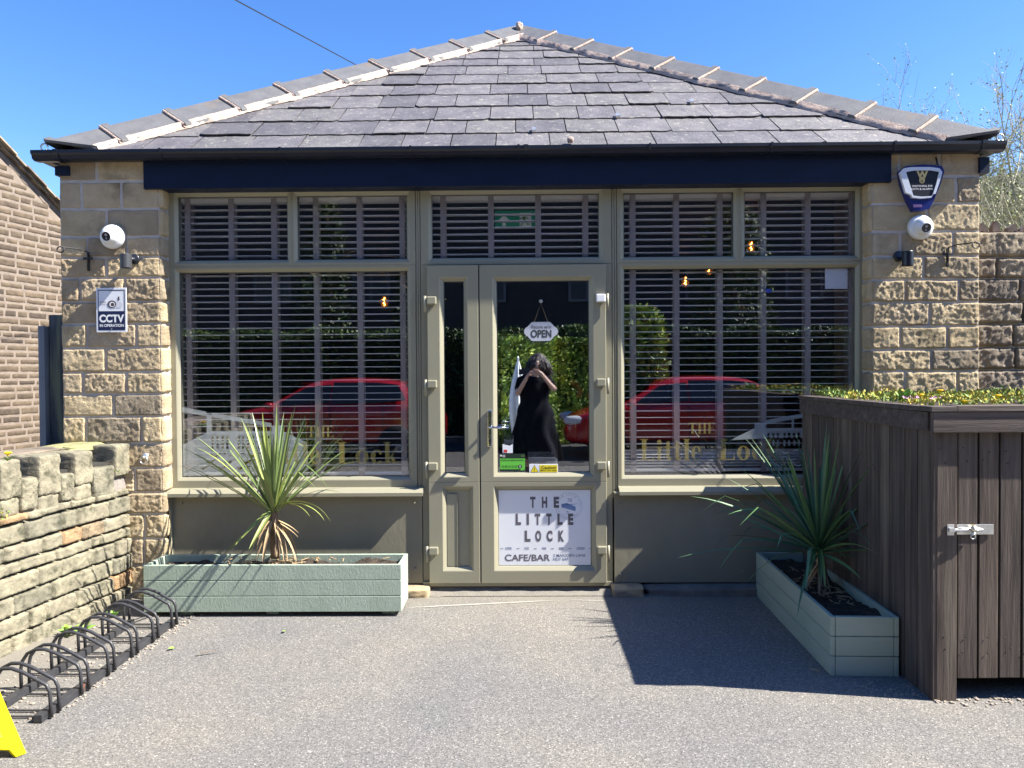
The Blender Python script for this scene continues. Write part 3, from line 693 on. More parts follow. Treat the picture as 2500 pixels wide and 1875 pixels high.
def words(dx, dy):
    b = MB(); a = w2(1561+dx, 1124+dy); e = w2(1715+dx, 1124+dy); l0 = w2(1752+dx, 1124+dy); l1 = w2(1905+dx, 1124+dy); cap = w2(1561+dx, 1072+dy)[1]-a[1]
    serif('Little', a[0], e[0], a[1], cap, PV2, b); serif('Lock', l0[0], l1[0], a[1], cap, PV2, b)
    t0 = w2(1680+dx, 1059+dy); t1 = w2(1748+dx, 1059+dy); serif('THE', t0[0], t1[0], t0[1], w2(1680+dx, 1032+dy)[1]-t0[1], PV2, b)
    return obj('gold_lettering', b, M_goldfilm, None)
tag(words(-931, 9), 'gold words THE Little Lock on the left shop window', 'lettering', 'gold shop names on the windows')
tag(words(0, 0), 'gold words THE Little Lock on the right shop window', 'lettering', 'gold shop names on the windows')
b = MB(); q = w2(974, 1096)
for r_ in (.026, .019, .010): put_shape(b, [ell(q[0], q[1], r_, r_, 30), ell(q[0], q[1], r_-.0022, r_-.0022, 30)], PV)
tag(obj('round_sticker', b, M_frost), 'small clear round sticker after the gold k on the left window', 'sticker')
# ------------------------------------------------------------------ door sign, stickers, poster
def plate(mb, loops, P0, P1):
    "solid plate: front shape P0, back shape P1 and the rim between"
    vs, fs = curve2d(loops); mb.add([P0(v[0], v[1]) for v in vs], fs); mb.add([P1(v[0], v[1]) for v in vs], [f[::-1] for f in fs])
    for lp in loops:
        n = len(lp); mb.add([P0(*p) for p in lp]+[P1(*p) for p in lp], [(k, (k+1) % n, n+(k+1) % n, n+k) for k in range(n)])
def pl_(y): return lambda x, z: (x, y, z)
q0 = U(1321, 803, .05); cx, cz = q0.x, U(1321, 809, .05).z; hw, hh = .1115, .062
t = thing('open_sign', 'grey cloud-shaped OPEN sign hanging on a cord inside the entrance door glass', 'sign', (cx, .058, cz))
out = []
for (a, b_, r1, r2, a0, a1) in ((hw-.045, 0, .045, .036, -62, 62), (hw-.062, hh-.014, .020, .014, 20, 90), (-(hw-.062), hh-.014, .020, .014, 90, 160), (-(hw-.045), 0, .045, .036, 118, 242), (-(hw-.062), -(hh-.014), .02, .014, 200, 270), (hw-.062, -(hh-.014), .02, .014, 270, 340)):
    out += [(cx+p[0], cz+p[1]) for p in ell(a, b_, r1, r2, 10, a0, a1)]
b = MB(); plate(b, [out], pl_(.0600), pl_(.0635)); obj('board', b, pm('open_sign_face', (.42, .44, .50), (.48, .50, .56), 8, .5), t)
b = MB(); put_text(b, 'OPEN', cx-.068, cx+.068, cz-.041, cz+.011, pl_(.0592), offset=.035); put_text(b, "Welcome we're", cx-.066, cx+.066, cz+.018, cz+.043, pl_(.0592), shear=.35, offset=.008)
obj('lettering', b, pm('open_print', (.04, .05, .05), None, rough=.6), t)
b = MB(); hk = U(1319, 735, .05).z; b.tube([(cx-.046, .061, cz+.058), (cx, .061, hk-.012), (cx+.046, .061, cz+.058)], .0014, 5); obj('cord', b, M_dead, t)
b = MB(); b.lathe([(.012, 0), (.009, .004), (0, .006)], (cx, .064, hk), (0, -1, 0), 14); obj('suction_hook', b, M_mortar, t, smooth=True)
# hygiene rating sticker
def U2(px, py, y): q = U(px, py, y); return q.x, q.z
x0, z1 = U2(1220, 1108, YDG); x1, z0 = U2(1283, 1150, YDG)
t = thing('hygiene_rating_sticker', 'black and green food hygiene sticker with a 5 in the lower left door glass', 'sticker', (x0, YDG, z0))
ys_ = YDG+.002
b = MB(); b.box(x0, x1, ys_, ys_+.001, z0+.068*0+.072*.0, z1) if False else b.box(x0, x1-.002, ys_, ys_+.001, z0+.0, z1); obj('black_backing', b, pm('sticker_black', (.012, .03, .02), None, rough=.4), t)
xg = x1-.003; zg1 = z1-.032; b = MB(); b.box(x0+.002, xg, ys_-.001, ys_-.0002, z0+.012, zg1); b.box(xg-.03, xg, ys_-.001, ys_-.0002, z0+.004, z0+.0119); obj('green_panel', b, pm('sticker_green', (.13, .52, .06), None, rough=.4), t)
b = MB(); put_text(b, 'FOOD HYGIENE RATING', x0+.008, xg-.008, zg1-.016, zg1-.006, pl_(ys_-.0015), offset=.02)
for k in range(5):
    c_ = (x0+.020+k*.0215, z0+.030); put_shape(b, [ell(*c_, .0085, .0085, 20), ell(*c_, .0068, .0068, 20)], pl_(ys_-.0015)); put_text(b, str(k), c_[0]-.0025, c_[0]+.0025, c_[1]-.004, c_[1]+.004, pl_(ys_-.0015))
put_shape(b, [ell(x0+.133, z0+.030, .0125, .0125, 24)], pl_(ys_-.0015)); obj('black_marks', b, M_black, t)
b = MB(); put_text(b, '5', x0+.129, x0+.137, z0+.023, z0+.037, pl_(ys_-.002), offset=.03); put_shape(b, [ell(x0+.009, z1-.012, .006, .006, 16)], pl_(ys_-.0015))
for k in range(3): put_shape(b, [rc(x0+.018, z1-.010-k*.006, x0+.036, z1-.0075-k*.006)], pl_(ys_-.0015))
obj('white_marks', b, M_white, t)
b = MB(); put_shape(b, [rc(x1-.028, z1-.012, x1-.008, z1-.0095), rc(x1-.028, z1-.018, x1-.008, z1-.0155)], pl_(ys_-.0015)); obj('green_marks', b, M_green, t)
# red and white sticker
x0b, z1b = U2(1227, 1084, YDG); x1b, z0b = U2(1252, 1106, YDG)
t = thing('small_sticker', 'small red and white sticker just above the green hygiene sticker on the door', 'sticker', (x0b, YDG, z0b))
b = MB(); plate(b, [[(x0b, z0b), (x1b, z0b), (x1b, z1b), (x1b-.02, z1b-.012), (x0b+.02, z1b-.006), (x0b, z1b)]], pl_(ys_), pl_(ys_+.001)); obj('sticker_face', b, M_signwhite, t)
b = MB(); b.box(x0b+.008, x0b+.03, ys_-.001, ys_-.0002, z0b+.004, z0b+.022); obj('red_mark', b, pm('red_print', (.6, .03, .03), None), t)
# caution sign
x0, z1 = U2(1292, 1133, YDG); x1, z0 = U2(1362, 1155, YDG)
t = thing('caution_sign', 'yellow and white caution mind the step sign at the foot of the door glass', 'sign', (x0, YDG, z0))
yc = YDG-.006; b = MB(); b.box(x0, x1, yc, yc+.002, z0, z1); obj('board', b, M_signwhite, t, bevel=.0008)
xm = x0+(x1-x0)*.36; b = MB(); b.box(xm, x1-.004, yc-.0008, yc-.0002, z0+.006, z1-.006); tc_ = (x0+xm)/2
b2 = MB(); put_shape(b2, [[(tc_-.028, z0+.006), (tc_+.028, z0+.006), (tc_, z1-.005)]], pl_(yc-.0004)); obj('warning_triangle', b2, M_black, t)
put_shape(b, [[(tc_-.0235, z0+.009), (tc_+.0235, z0+.009), (tc_, z1-.010)]], pl_(yc-.0009)); obj('yellow_field', b, pm('sign_yellow', (.80, .66, .02), None, rough=.4), t)
b = MB(); put_text(b, 'Caution', xm+.012, x1-.012, z0+.028, z1-.011, pl_(yc-.0015), offset=.02); put_text(b, 'Mind the step', xm+.006, x1-.008, z0+.011, z0+.024, pl_(yc-.0015), offset=.02)
put_shape(b, [rc(tc_-.0018, z0+.018, tc_+.0018, z0+.036)], pl_(yc-.0015)); put_shape(b, [ell(tc_, z0+.0135, .002, .002, 8)], pl_(yc-.0015)); obj('lettering', b, pm('caution_print', (.10, .08, .01), None), t)
# poster in the lower door panel
YP = YDG+.0015; X0, X1, ZB, ZT = -.147, .456, .181, .676
t = thing('cafe_poster', 'white cafe name and address poster filling the lower panel of the entrance door', 'poster', ((X0+X1)/2, YP, ZB))
b = MB(); b.box(X0, X1, YP, YP+.003, ZB, ZT); obj('board', b, M_signwhite, t)
pf = pl_(YP-.0008)
def pt(x, y): return U2(1000+x/4.424, 1120+y/4.424, YP)
b = MB()
def ctext(s, xa, xb, ya, yb, off=.03, **k):
    a = pt(xa, yb); c = pt(xb, ya); put_text(b, s, a[0], c[0], a[1], c[1], pf, offset=off, **k)
def spaced(s, xs, wd, ya, yb):
    for ch, x in zip(s, xs):
        put = (14 if ch == 'I' else wd); ctext(ch, x-put/(1.15 if ch == 'I' else 2)/1, x+put/(1.15 if ch == 'I' else 2), ya, yb, .055)
spaced('THE', (1330, 1457, 1585), 58, 410, 530); spaced('LITTLE', (1175, 1277, 1383, 1505, 1625, 1740), 56, 592, 715); spaced('LOCK', (1275, 1390, 1512, 1638), 62, 775, 895)
ctext('CAFE/BAR', 1030, 1517, 1032, 1105, .018)
obj('grey_lettering', b, M_greyprint, t)
b = MB(); ctext('2 MARSDEN LANE', 1552, 1898, 1028, 1060, .01); ctext('HD7 6AF', 1552, 1716, 1068, 1100, .012)
for s, xa, xb in (('COFFEE', 1033, 1102), ('FOOD', 1240, 1290), ('WINE', 1430, 1476), ('BEER', 1616, 1662), ('LOCKSIDE', 1805, 1890)): ctext(s, xa, xb, 955, 982, .02)
for xa in (972, 1148, 1335, 1520, 1708, 1932):
    a = pt(xa, 974); c = pt(min(xa+48, 1955), 966); m_ = ((a[0]+c[0])/2, (a[1]+c[1])/2); put_shape(b, [[(a[0], m_[1]), (m_[0], c[1]), (c[0], m_[1]), (m_[0], a[1])]], pf)
# round seal
c0 = pt(1718, 510); rr = pt(1862, 510)[0]-c0[0]
for k in (1.0,): put_shape(b, [ell(*c0, rr*k, rr*k, 60), ell(*c0, rr*k-.0012, rr*k-.0012, 60)], pf)
txt = 'THE LITTLE LOCK • '*2
def on_circle(s, r, hgt, ph=0):
    n = len(s)
    for i, ch in enumerate(s):
        if ch == ' ': continue
        a = R(ph-360*i/n); ux = Vector((math.sin(a), -math.cos(a))); un = Vector((math.cos(a), math.sin(a)))
        if ch == '•': put_shape(b, [ell(c0[0]+un.x*r, c0[1]+un.y*r, .0016, .0016, 8)], pf); continue
        wd = .0045 if ch != 'I' else .0018
        put_text(b, ch, -wd/2, wd/2, 0, hgt, lambda x, z: (c0[0]+un.x*(r-hgt/2+z)+ux.x*x, YP-.0008, c0[1]+un.y*(r-hgt/2+z)+ux.y*x), offset=.03)
on_circle(txt, rr*.85, .009, 140)
ctext('THE', 1708, 1755, 428, 465, .0); ctext('TLL', 1690, 1730, 566, 598, 0)
obj('blue_grey_print', b, M_blueprint, t)
b = MB()
for l in ([(1640, 488), (1700, 478), (1795, 520), (1790, 565), (1640, 525)], [(1650, 500), (1812, 484), (1812, 488), (1650, 506)]): put_shape(b, [[pt(*p) for p in l]], pl_(YP-.0012))
obj('canal_boat_drawing', b, pm('boat_print', (.16, .25, .45), None), t)
# ------------------------------------------------------------------ fixtures on the pillars
YS = -.020
def P4(x, y): return U2(100+x/4.424, 420+y/4.424, -.03)
# CCTV warning sign
a = U2(235, 703, -.03); c = U2(311, 811, -.03); x0, z1 = a; x1, z0 = c; W1, H1 = x1-x0, z1-z0
t = thing('cctv_sign', 'white and navy CCTV IN OPERATION sign on the left stone pillar', 'sign', ((x0+x1)/2, -.03, z0))
yy = -.034
b = MB(); b.box(x0, x1, yy, yy+.004, z0, z1); obj('board', b, M_signwhite, t, bevel=.001)
f1 = pl_(yy-.0008); f2 = pl_(yy-.0014)
b = MB(); put_shape(b, [rc(x0+W1*.06, z0+H1*.045, x1-W1*.055, z0+H1*.955), rc(x0+W1*.085, z0+H1*.475, x1-W1*.08, z0+H1*.935)], f1)
obj('navy_field', b, M_navyprint, t)
b = MB(); put_text(b, 'CCTV', x0+W1*.10, x1-W1*.085, z0+H1*.22, z0+H1*.40, f2, offset=.045); put_text(b, 'IN OPERATION', x0+W1*.11, x1-W1*.10, z0+H1*.12, z0+H1*.185, f2, offset=.03); obj('white_lettering', b, M_white, t)
b = MB(); px_ = lambda u, v: (x0+W1*u, z0+H1*v)
put_shape(b, [[(px_(.52, .70)), px_(.60, .69), px_(.80, .69), px_(.87, .64), px_(.87, .59), px_(.80, .55), px_(.66, .55), px_(.60, .53)], ], pl_(yy-.0010)); obj('camera_body_drawing', b, pm('pale_print', (.62, .63, .68), None), t)
b = MB(); put_shape(b, [ell(*px_(.52, .63), W1*.145, H1*.085, 24)], f2); put_shape(b, [rc(*px_(.72, .71), *px_(.77, .80))], f2); put_text(b, '24h', *[v for v in (px_(.12, 0)[0], px_(.32, 0)[0])], px_(0, .66)[1], px_(0, .70)[1], f2); put_text(b, 'VIDEO', px_(.12, 0)[0], px_(.32, 0)[0], px_(0, .615)[1], px_(0, .64)[1], f2); obj('camera_lens_drawing', b, pm('dark_print', (.08, .06, .07), None), t)
b = MB(); put_shape(b, [ell(*px_(.53, .625), W1*.095, H1*.06, 24), ell(*px_(.54, .622), W1*.06, H1*.042, 24)], pl_(yy-.002)); obj('lens_ring', b, M_white, t)
b = MB(); b.lathe([(.004, 0), (.004, .002), (0, .003)], (x0+W1*.5, yy-.001, z0+H1*.92), (0, -1, 0), 8); b.lathe([(.004, 0), (.004, .002), (0, .003)], (x0+W1*.5, yy-.001, z0+H1*.07), (0, -1, 0), 8); obj('screws', b, M_galv, t)
# dome cameras
def dome(px, py, look, label):
    q = U(px, py, -.06); t = thing('dome_camera', label, 'security camera', (q.x, -.015, q.z), 'white dome cameras on the pillars')
    b = MB(); b.lathe([(.0, 0), (.068, 0), (.078, .006), (.078, .026), (.072, .040), (.055, .046), (0, .046)], (q.x, -.012, q.z), (0, -1, 0), 36)
    obj('base_ring', b, M_white, t, smooth=True)
    d = Vector(look).normalized(); c = Vector((q.x, -.056, q.z))
    b = MB(); b.lathe([(.012*0, -.055)]+[(.058*math.sin(R(k)), -.052*math.cos(R(k))) for k in range(10, 136, 7)]+[(.034, .044), (.031, .052), (.030, .052), (.027, .046), (0, .046)], c, d, 36); obj('ball', b, M_white, t, smooth=True)
    b = MB(); b.lathe([(.0285, .046), (.0285, .0485), (0, .0490)], c, d, 28); fc = obj('lens_cover', b, pm('camera_lens_cover', (.015, .015, .018), None, rough=.1), t)
    a1 = d.cross(Vector((0, 0, 1))).normalized(); a2 = a1.cross(d)
    b = MB(); b.lathe([(.009, .0492), (.007, .0500), (0, .0503)], c+a2*.009, d, 16); b.lathe([(.006, .0492), (.005, .0500), (0, .0503)], c-a2*.013, d, 12); obj('lens', b, pm('grey_lens', (.3, .3, .33), None, rough=.15), fc)
dome(269, 576, (-.05, -1, -.22), 'white dome camera on the left stone pillar above the CCTV sign')
dome(2253, 553, (-.02, -1, -.35), 'white dome camera on the right stone pillar under the alarm box')
# down lights
def downlight(px, py0, py1, label, side_):
    a = U(px, py0, -.075); c = U(px, py1, -.075); t = thing('wall_light', label, 'wall light', (a.x, -.015, a.z), 'black cylinder wall lights')
    b = MB(); b.lathe([(.0, 0), (.032, 0), (.034, .003), (.034, a.z-c.z-.002), (.030, a.z-c.z), (.028, a.z-c.z-.02), (0, a.z-c.z-.02)], (a.x, -.085, a.z), (0, 0, -1), 28); obj('cylinder_body', b, M_gutter if side_ else pm('dark_grey_light', (.045, .047, .055), None, rough=.4), t, smooth=False)
    b = MB(); b.tube([(a.x+.008, -.052, a.z-.03), (a.x+.02, -.02, a.z-.02)], .014, 10); b.lathe([(.034, 0), (.034, .012), (.028, .018), (0, .018)], (a.x+.022*(1 if not side_ else -1), -.012, a.z-.022), (0, -1, 0), 24); obj('wall_mount', b, M_black, t, smooth=True)
downlight(309, 621, 655, 'dark grey cylinder light on the left stone pillar, right of the iron hook', 0)
downlight(2214, 614, 650, 'black cylinder light on the right stone pillar below the dome camera', 1)
# wrought iron hook brackets
def hook(px, py, sg, label):
    q = U(px, py, -.03); x, z = q.x, q.z; t = thing('iron_hook', label, 'bracket', (x, -.02, z), 'wrought iron hanging hooks')
    b = MB(); b.box(x-.007, x+.007, -.030, -.022, z-.068, z+.040); b.lathe([(.010, 0), (.010, .005)], (x, -.022, z-.072), (0, -1, 0), 12); b.box(x-.032, x+.032, -.033, -.0305, z-.008, z+.008); obj('back_plate', b, M_iron, t)
    b = MB(); pts = [(x, -.030, z-.05), (x, -.034, z+.01), (x+sg*.0, -.04, z+.042)]
    pts += [(x+sg*.02, -.10, z+.050), (x+sg*.06, -.19, z+.046)]
    cx_, cz_ = x+sg*.072, z+.030
    for k in range(14): a_ = R(90-sg*24*k*1.0); pts.append((cx_+.022*math.cos(a_)*1, -.20-.004*k*0, cz_+.018*math.sin(a_)))
    b.tube(pts, .0042, 7); obj('hook_arm', b, M_iron, t, smooth=True)
hook(215, 631, -1, 'black wrought iron hanging hook on the left stone pillar'); hook(2314, 621, 1, 'black wrought iron hanging hook on the right stone pillar')
# ring bolt low on the left pillar
q = U(352, 1118, -.03); t = thing('ring_bolt', 'galvanised ring bolt low on the left stone pillar above the planter', 'ring', (q.x, -.02, q.z))
b = MB(); b.lathe([(.023, 0), (.023, .004), (.012, .010), (0, .012)], (q.x+.002, -.020, q.z+.010), (0, -1, 0), 20); obj('plate', b, M_galv, t, smooth=True)
b = MB(); b.tube([(q.x+.024*math.sin(R(a)), -.036, q.z-.014+.024*math.cos(R(a))) for a in range(0, 361, 20)], .0035, 6, caps=False); b.tube([(q.x+.002, -.022, q.z+.010), (q.x, -.045, q.z+.004)], .006, 8); obj('ring', b, M_galv, t, smooth=True)
# alarm bell box
def P5(x, y, yv=-.09): return U2(2100+x/5.53, 380+y/5.53, yv)
q = P5(840, 430); t = thing('alarm_box', 'blue alarm box with white rim and gold W badge on the right stone pillar', 'alarm box', (q[0], -.02, q[1]))
def rim(pts, k, c):
    return [(c[0]+(p[0]-c[0])*k, c[1]+(p[1]-c[1])*k) for p in pts]
outer = [P5(*p) for p in [(545, 225), (600, 165), (700, 150), (950, 148), (1080, 165), (1120, 215), (1100, 300), (1030, 510), (985, 520), (975, 560), (840, 572), (715, 560), (695, 520), (625, 495)]]
inner = [P5(*p) for p in [(628, 215), (740, 195), (960, 192), (1078, 212), (1040, 370), (985, 540), (840, 548), (728, 535), (680, 380)]]
body = [P5(*p, -.05) for p in [(530, 215), (600, 150), (860, 125), (1090, 145), (1125, 215), (1060, 420), (980, 610), (920, 725), (830, 745), (720, 750), (640, 600), (560, 380)]]
M_blue = pm('translucent_blue_plastic', (.006, .014, .13), (.008, .022, .17), 5, .3, coat=.3)
b = MB(); plate(b, [body], pl_(-.062), pl_(-.014)); obj('blue_body', b, M_blue, t, bevel=.006)
b = MB(); plate(b, [outer, inner], pl_(-.082), pl_(-.062)); obj('white_rim', b, pm('alarm_rim', (.62, .66, .74), None, rough=.35), t, bevel=.003)
b = MB(); plate(b, [inner], pl_(-.077), pl_(-.063)); obj('navy_badge', b, pm('alarm_navy', (.004, .005, .012), None, rough=.4), t)
fa = pl_(-.0778); b = MB()
def t5(s, xa, xb, ya, yb, off=.0, **k):
    a = P5(xa, yb); c = P5(xb, ya); put_text(b, s, a[0], c[0], a[1], c[1], fa, offset=off, **k)
t5('W', 775, 932, 198, 300, .05); put_shape(b, [ell(*P5(850, 322), .020*.9, .021, 24), ell(*P5(847, 340), .0085, .0085, 18)], fa); put_shape(b, [ell(*P5(847, 340), .0045, .0045, 14)], fa)
obj('gold_emblem', b, pm('gold_print', (.62, .48, .20), None, rough=.4), t)
b = MB(); t5('WATCHFUL EYE', 715, 992, 390, 416, .01); t5('CCTV & ALARMS', 703, 998, 430, 458, .012); obj('white_lettering', b, M_white, t)
b = MB(); a = P5(748, 684); c = P5(868, 645); b.box(a[0], c[0], -.0632, -.0622, a[1], c[1]); obj('strobe_window', b, pm('pink_strobe', (.42, .22, .42), None), t)
b = MB(); a = U(2289, 385, -.05); b.tube([(a.x, -.03, 2.80), (a.x, -.045, 2.765), (a.x+.005, -.04, 2.75)], .006, 8); b.tube([(a.x+.012*math.sin(R(k)), -.045, 2.742+.012*math.cos(R(k))) for k in range(0, 361, 30)], .003, 6); tag(obj('cable_hook', b, M_iron, smooth=True), 'small dark hook under the gutter above the alarm box', 'hook')
b = MB(); q = U(165, 413, -.02); b.rock((q.x, -.008, q.z), (.012, .010, .009), 2, .3); tag(obj('wall_anchor', b, M_mortar, smooth=True), 'pale filler blob on the top left stone of the left pillar', 'wall plug')
# white card and blue clip behind the right window
a = U2(2014, 651, YG+.013); c = U2(2069, 705, YG+.013); b = MB(); b.box(a[0], c[0], YG+.0125, YG+.014, c[1], a[1]); tag(obj('white_card', b, M_signwhite), 'blank white card stuck in the top right corner of the right shop window', 'card')
a = U(1876, 709, YG+.013); b = MB(); b.box(a.x-.020, a.x+.020, YG+.0125, YG+.020, a.z-.006, a.z+.010); b.box(a.x-.012, a.x+.014, YG+.0125, YG+.02, a.z-.016, a.z-.0065); tag(obj('blue_clip', b, pm('blue_plastic', (.02, .08, .7), None), bevel=.002), 'small bright blue clip on a blind tape of the right window', 'clip')
# overhead cable
a = U(575, 0, 3.0); c = U(870, 159, 6.0); d = (c-a); b = MB(); pts = []
for k in range(13):
    s = -1.5+k*.3; p = a+d*s; p.z -= .10*(1-((s-.3)/1.8)**2)*0; pts.append(p)
b.tube(pts, .007, 6); tag(obj('overhead_cable', b, M_black), 'thin dark overhead cable running down behind the roof', 'cable')
# ------------------------------------------------------------------ inside the cafe
q = U(1258, 536, .34); t = thing('exit_sign', 'green emergency exit sign with running figure and arrow behind the fanlight blind', 'sign', (q.x, .34, q.z))
hw, hh = .14, .062; b = MB(); b.box(q.x-hw, q.x+hw, .34, .352, q.z-hh, q.z+hh); obj('board', b, emis('exit_green', (.012, .20, .12), .06), t)
P = pl_(.3385); b = MB(); ox = q.x
put_shape(b, [[(ox-.09, q.z-.045), (ox-.065, q.z-.045), (ox-.065, q.z-.005), (ox-.04, q.z-.005), (ox-.0775, q.z+.035), (ox-.115, q.z-.005), (ox-.09, q.z-.005)]], P)
put_shape(b, [rc(ox+.03, q.z-.05, ox+.11, q.z+.045)], P); obj('white_arrow_and_door', b, emis('exit_white', (.4, .45, .45), .08), t)
P = pl_(.3375); b = MB(); put_shape(b, [ell(ox+.062, q.z+.028, .009, .009, 14)], P)
for l in ([(.05, .018), (.072, .018), (.070, -.012), (.052, -.012)], [(.052, -.008), (.062, -.008), (.044, -.045), (.034, -.045)], [(.060, -.006), (.070, -.010), (.088, -.03), (.10, -.028), (.10, -.036), (.082, -.038)], [(.05, .016), (.052, .008), (.03, 0), (.02, .008), (.03, .008)], [(.07, .016), (.088, .0), (.094, .004), (.076, .02)]):
    put_shape(b, [[(ox+x, q.z+z) for x, z in l]], P)
obj('running_figure', b, M_green, t)
def bulb(px, py, Y, label):
    q = U(px, py, Y); t = thing('pendant_bulb', label, 'light bulb', (q.x, Y, q.z), 'amber pendant bulbs inside the cafe')
    b = MB(); b.lathe([(0, -.05), (.018, -.045), (.028, -.02), (.024, .015), (.012, .035), (0, .036)], q, n=14); obj('glass_bulb', b, film_mat('amber_glass', (.5, .25, .05), .18), t, smooth=True)
    b = MB(); b.tube([(q.x+.008*math.sin(k*2.2), Y, q.z-.035+k*.009) for k in range(8)], .003, 5); obj('filament', b, emis('filament', (1, .42, .06), 14), t)
    b = MB(); b.lathe([(.014, .036), (.014, .08), (0, .082)], q, n=12); b.tube([(q.x, Y, q.z+.08), (q.x, Y, 2.655)], .003, 5); obj('cord_and_cap', b, M_black, t)
bulb(938, 735, .9, 'glowing amber bulb inside the left window near the door'); bulb(1673, 686, .9, 'glowing amber bulb low inside the right window, left part')
bulb(1731, 657, 1.5, 'glowing amber bulb just under the transom of the right window'); bulb(1834, 600, 1.0, 'glowing amber bulb in the upper right window light')
# bar with bottles seen through the door
t = thing('bar_counter', 'dark wooden bar counter inside the cafe seen through the door glass', 'counter', (1.3, 2.2, .06))
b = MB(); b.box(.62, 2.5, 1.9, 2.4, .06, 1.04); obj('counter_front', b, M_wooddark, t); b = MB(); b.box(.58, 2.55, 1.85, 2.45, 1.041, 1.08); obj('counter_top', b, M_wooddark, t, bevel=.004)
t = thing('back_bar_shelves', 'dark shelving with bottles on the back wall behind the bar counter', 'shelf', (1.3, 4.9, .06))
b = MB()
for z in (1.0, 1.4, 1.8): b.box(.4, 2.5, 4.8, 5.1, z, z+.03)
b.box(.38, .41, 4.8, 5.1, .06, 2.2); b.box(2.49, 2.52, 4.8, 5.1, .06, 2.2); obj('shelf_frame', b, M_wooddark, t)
bot = None; rg = random.Random(3); M_bot = [pm('bottle_%s' % n, c, None, rough=.12) for n, c in (('green', (.02, .10, .04)), ('clear', (.4, .45, .5)), ('amber', (.25, .10, .02)))]
protos = []
for m in M_bot:
    b = MB(); b.lathe([(.036, 0), (.036, .18), (.014, .225), (.014, .29), (0, .29)], (0, 0, 0), n=10); o = obj('bottle', b, m, smooth=True); protos.append(o)
first = set(); k = 0
for z in (1.03, 1.43, 1.83):
    for x in range(6):
        p = protos[k % 3]
        o = p if (k % 3) not in first else p.copy()
        if (k % 3) in first: col.objects.link(o)
        first.add(k % 3); o.location = (.5+x*.3+rg.uniform(-.05, .05), 4.9, z)
        tag(o, '%s glass bottle standing on the %s back bar shelf inside' % (['green', 'clear', 'amber'][k % 3], ['lowest', 'middle', 'top'][int((z-1)/.4)]), 'bottle', 'bottles on the back bar shelves'); k += 1
# mirror added inside the door to brighten the hedge reflection
t = thing('added_mirror', 'added frameless mirror just inside the entrance door, brightening the reflected hedge and photographer', 'mirror', (.07, .25, .86))
a = U2(1223, 821, .25); c = U2(1361, 1140, .25)
b = MB(); b.box(a[0], c[0], .25, .258, c[1], a[1]); m, tt, bb = new_mat('mirror_glass'); bb.inputs['Metallic'].default_value = 1; bb.inputs['Roughness'].default_value = 0; bb.inputs['Base Color'].default_value = (.95, .97, .96, 1)
obj('mirror_glass', b, m, t)
b = MB(); b.box(a[0]-.004, c[0]+.004, .259, .275, .07, a[1]+.003); obj('backing_board', b, M_wooddark, t)
# vase of orange flowers right inside the door
t = thing('flower_vase', 'dark vase of orange flowers inside on the right of the door glass', 'vase', (.42, .5, .7))
b = MB(); b.lathe([(.03, 0), (.045, .08), (.03, .2), (.035, .24), (0, .24)], (.43, .5, .92), n=14); obj('vase', b, M_black, t, smooth=True)
b = MB(); rg = random.Random(4)
for k in range(16):
    e_ = Vector((.43+rg.uniform(-.07, .05), .5+rg.uniform(-.05, .05), 1.3+rg.uniform(-.1, .14))); b.tube([(.43, .5, 1.14), e_], .003, 4)
    if k % 3: b.rock(e_, (.012, .012, .03), k, n=3)
obj('stems', b, M_green, t); b = MB()
for k in range(5): b.rock((.43+rg.uniform(-.06, .06), .48, 1.32+rg.uniform(-.08, .14)), (.02, .02, .02), k, .2, n=4)
obj('orange_flowers', b, pm('orange_petals', (.7, .14, .03), None, rough=.6), t)
b = MB(); b.box(.30, .56, .35, .65, .06, .919); tag(obj('pedestal', b, M_wooddark), 'dark pedestal just inside the door under the flower vase', 'pedestal')
# cafe tables behind the windows
def ctable(x, y, label):
    t = thing('cafe_table', label, 'table', (x, y, .06), 'small cafe tables inside')
    b = MB(); b.box(x-.35, x+.35, y-.3, y+.3, .74, .77); obj('table_top', b, pm('oak_top', (.22, .12, .05), (.30, .18, .09), 3, .4, stretch=(1, 8, 8)), t, bevel=.004)
    b = MB(); b.lathe([(.2, 0), (.2, .015), (.03, .03), (.03, .68), (0, .68)], (x, y, .06), n=16); obj('pedestal_leg', b, M_black, t)
ctable(-1.7, .75, 'oak topped cafe table just inside the left window'); ctable(1.7, .75, 'oak topped cafe table just inside the right window')
# ------------------------------------------------------------------ planters
def planter(name, label, L, D, H, z0, th, m, loc, rz, feet):
    t = thing(name, label, 'planter', loc, None, rz)
    nb = 3; hs = (H)/nb; rg = random.Random(int(L*100))
    M2 = lambda: MB()
    b = MB()
    for k in range(nb):
        za, zb = z0+k*hs+(.0015 if k else 0), z0+(k+1)*hs-.0015; e = rg.uniform(-.0015, .0015)
        b.box(0, L, 0+e, th+e, za, zb, rg.random()); b.box(0, L, D-th, D, za, zb); b.box(e, th+e, th+.002, D-th-.002, za, zb); b.box(L-th-e, L-e, th+.002, D-th-.002, za, zb)
    obj('box_boards', b, m, t, local=True, bevel=.003)
    b = MB()
    def sf(u, v): x = th+(L-2*th)*u; y = th+(D-2*th)*v; return (x, y, z0+H-.045+.022*fr(x*5, y*5, L)+.012*fr(x*22, y*22, L))
    b.grid(sf, int(L/.015), int(D/.015)); obj('soil', b, M_soil, t, local=True, smooth=True)
    b = MB(); b.box(th+.001, L-th-.001, th+.001, D-th-.001, z0+.01, z0+.03)
    for fx in feet: b.box(fx, fx+.07, .05, D-.05, 0, z0-.001) if z0 > .01 else None
    obj('base_slats', b, m, t, local=True); return t
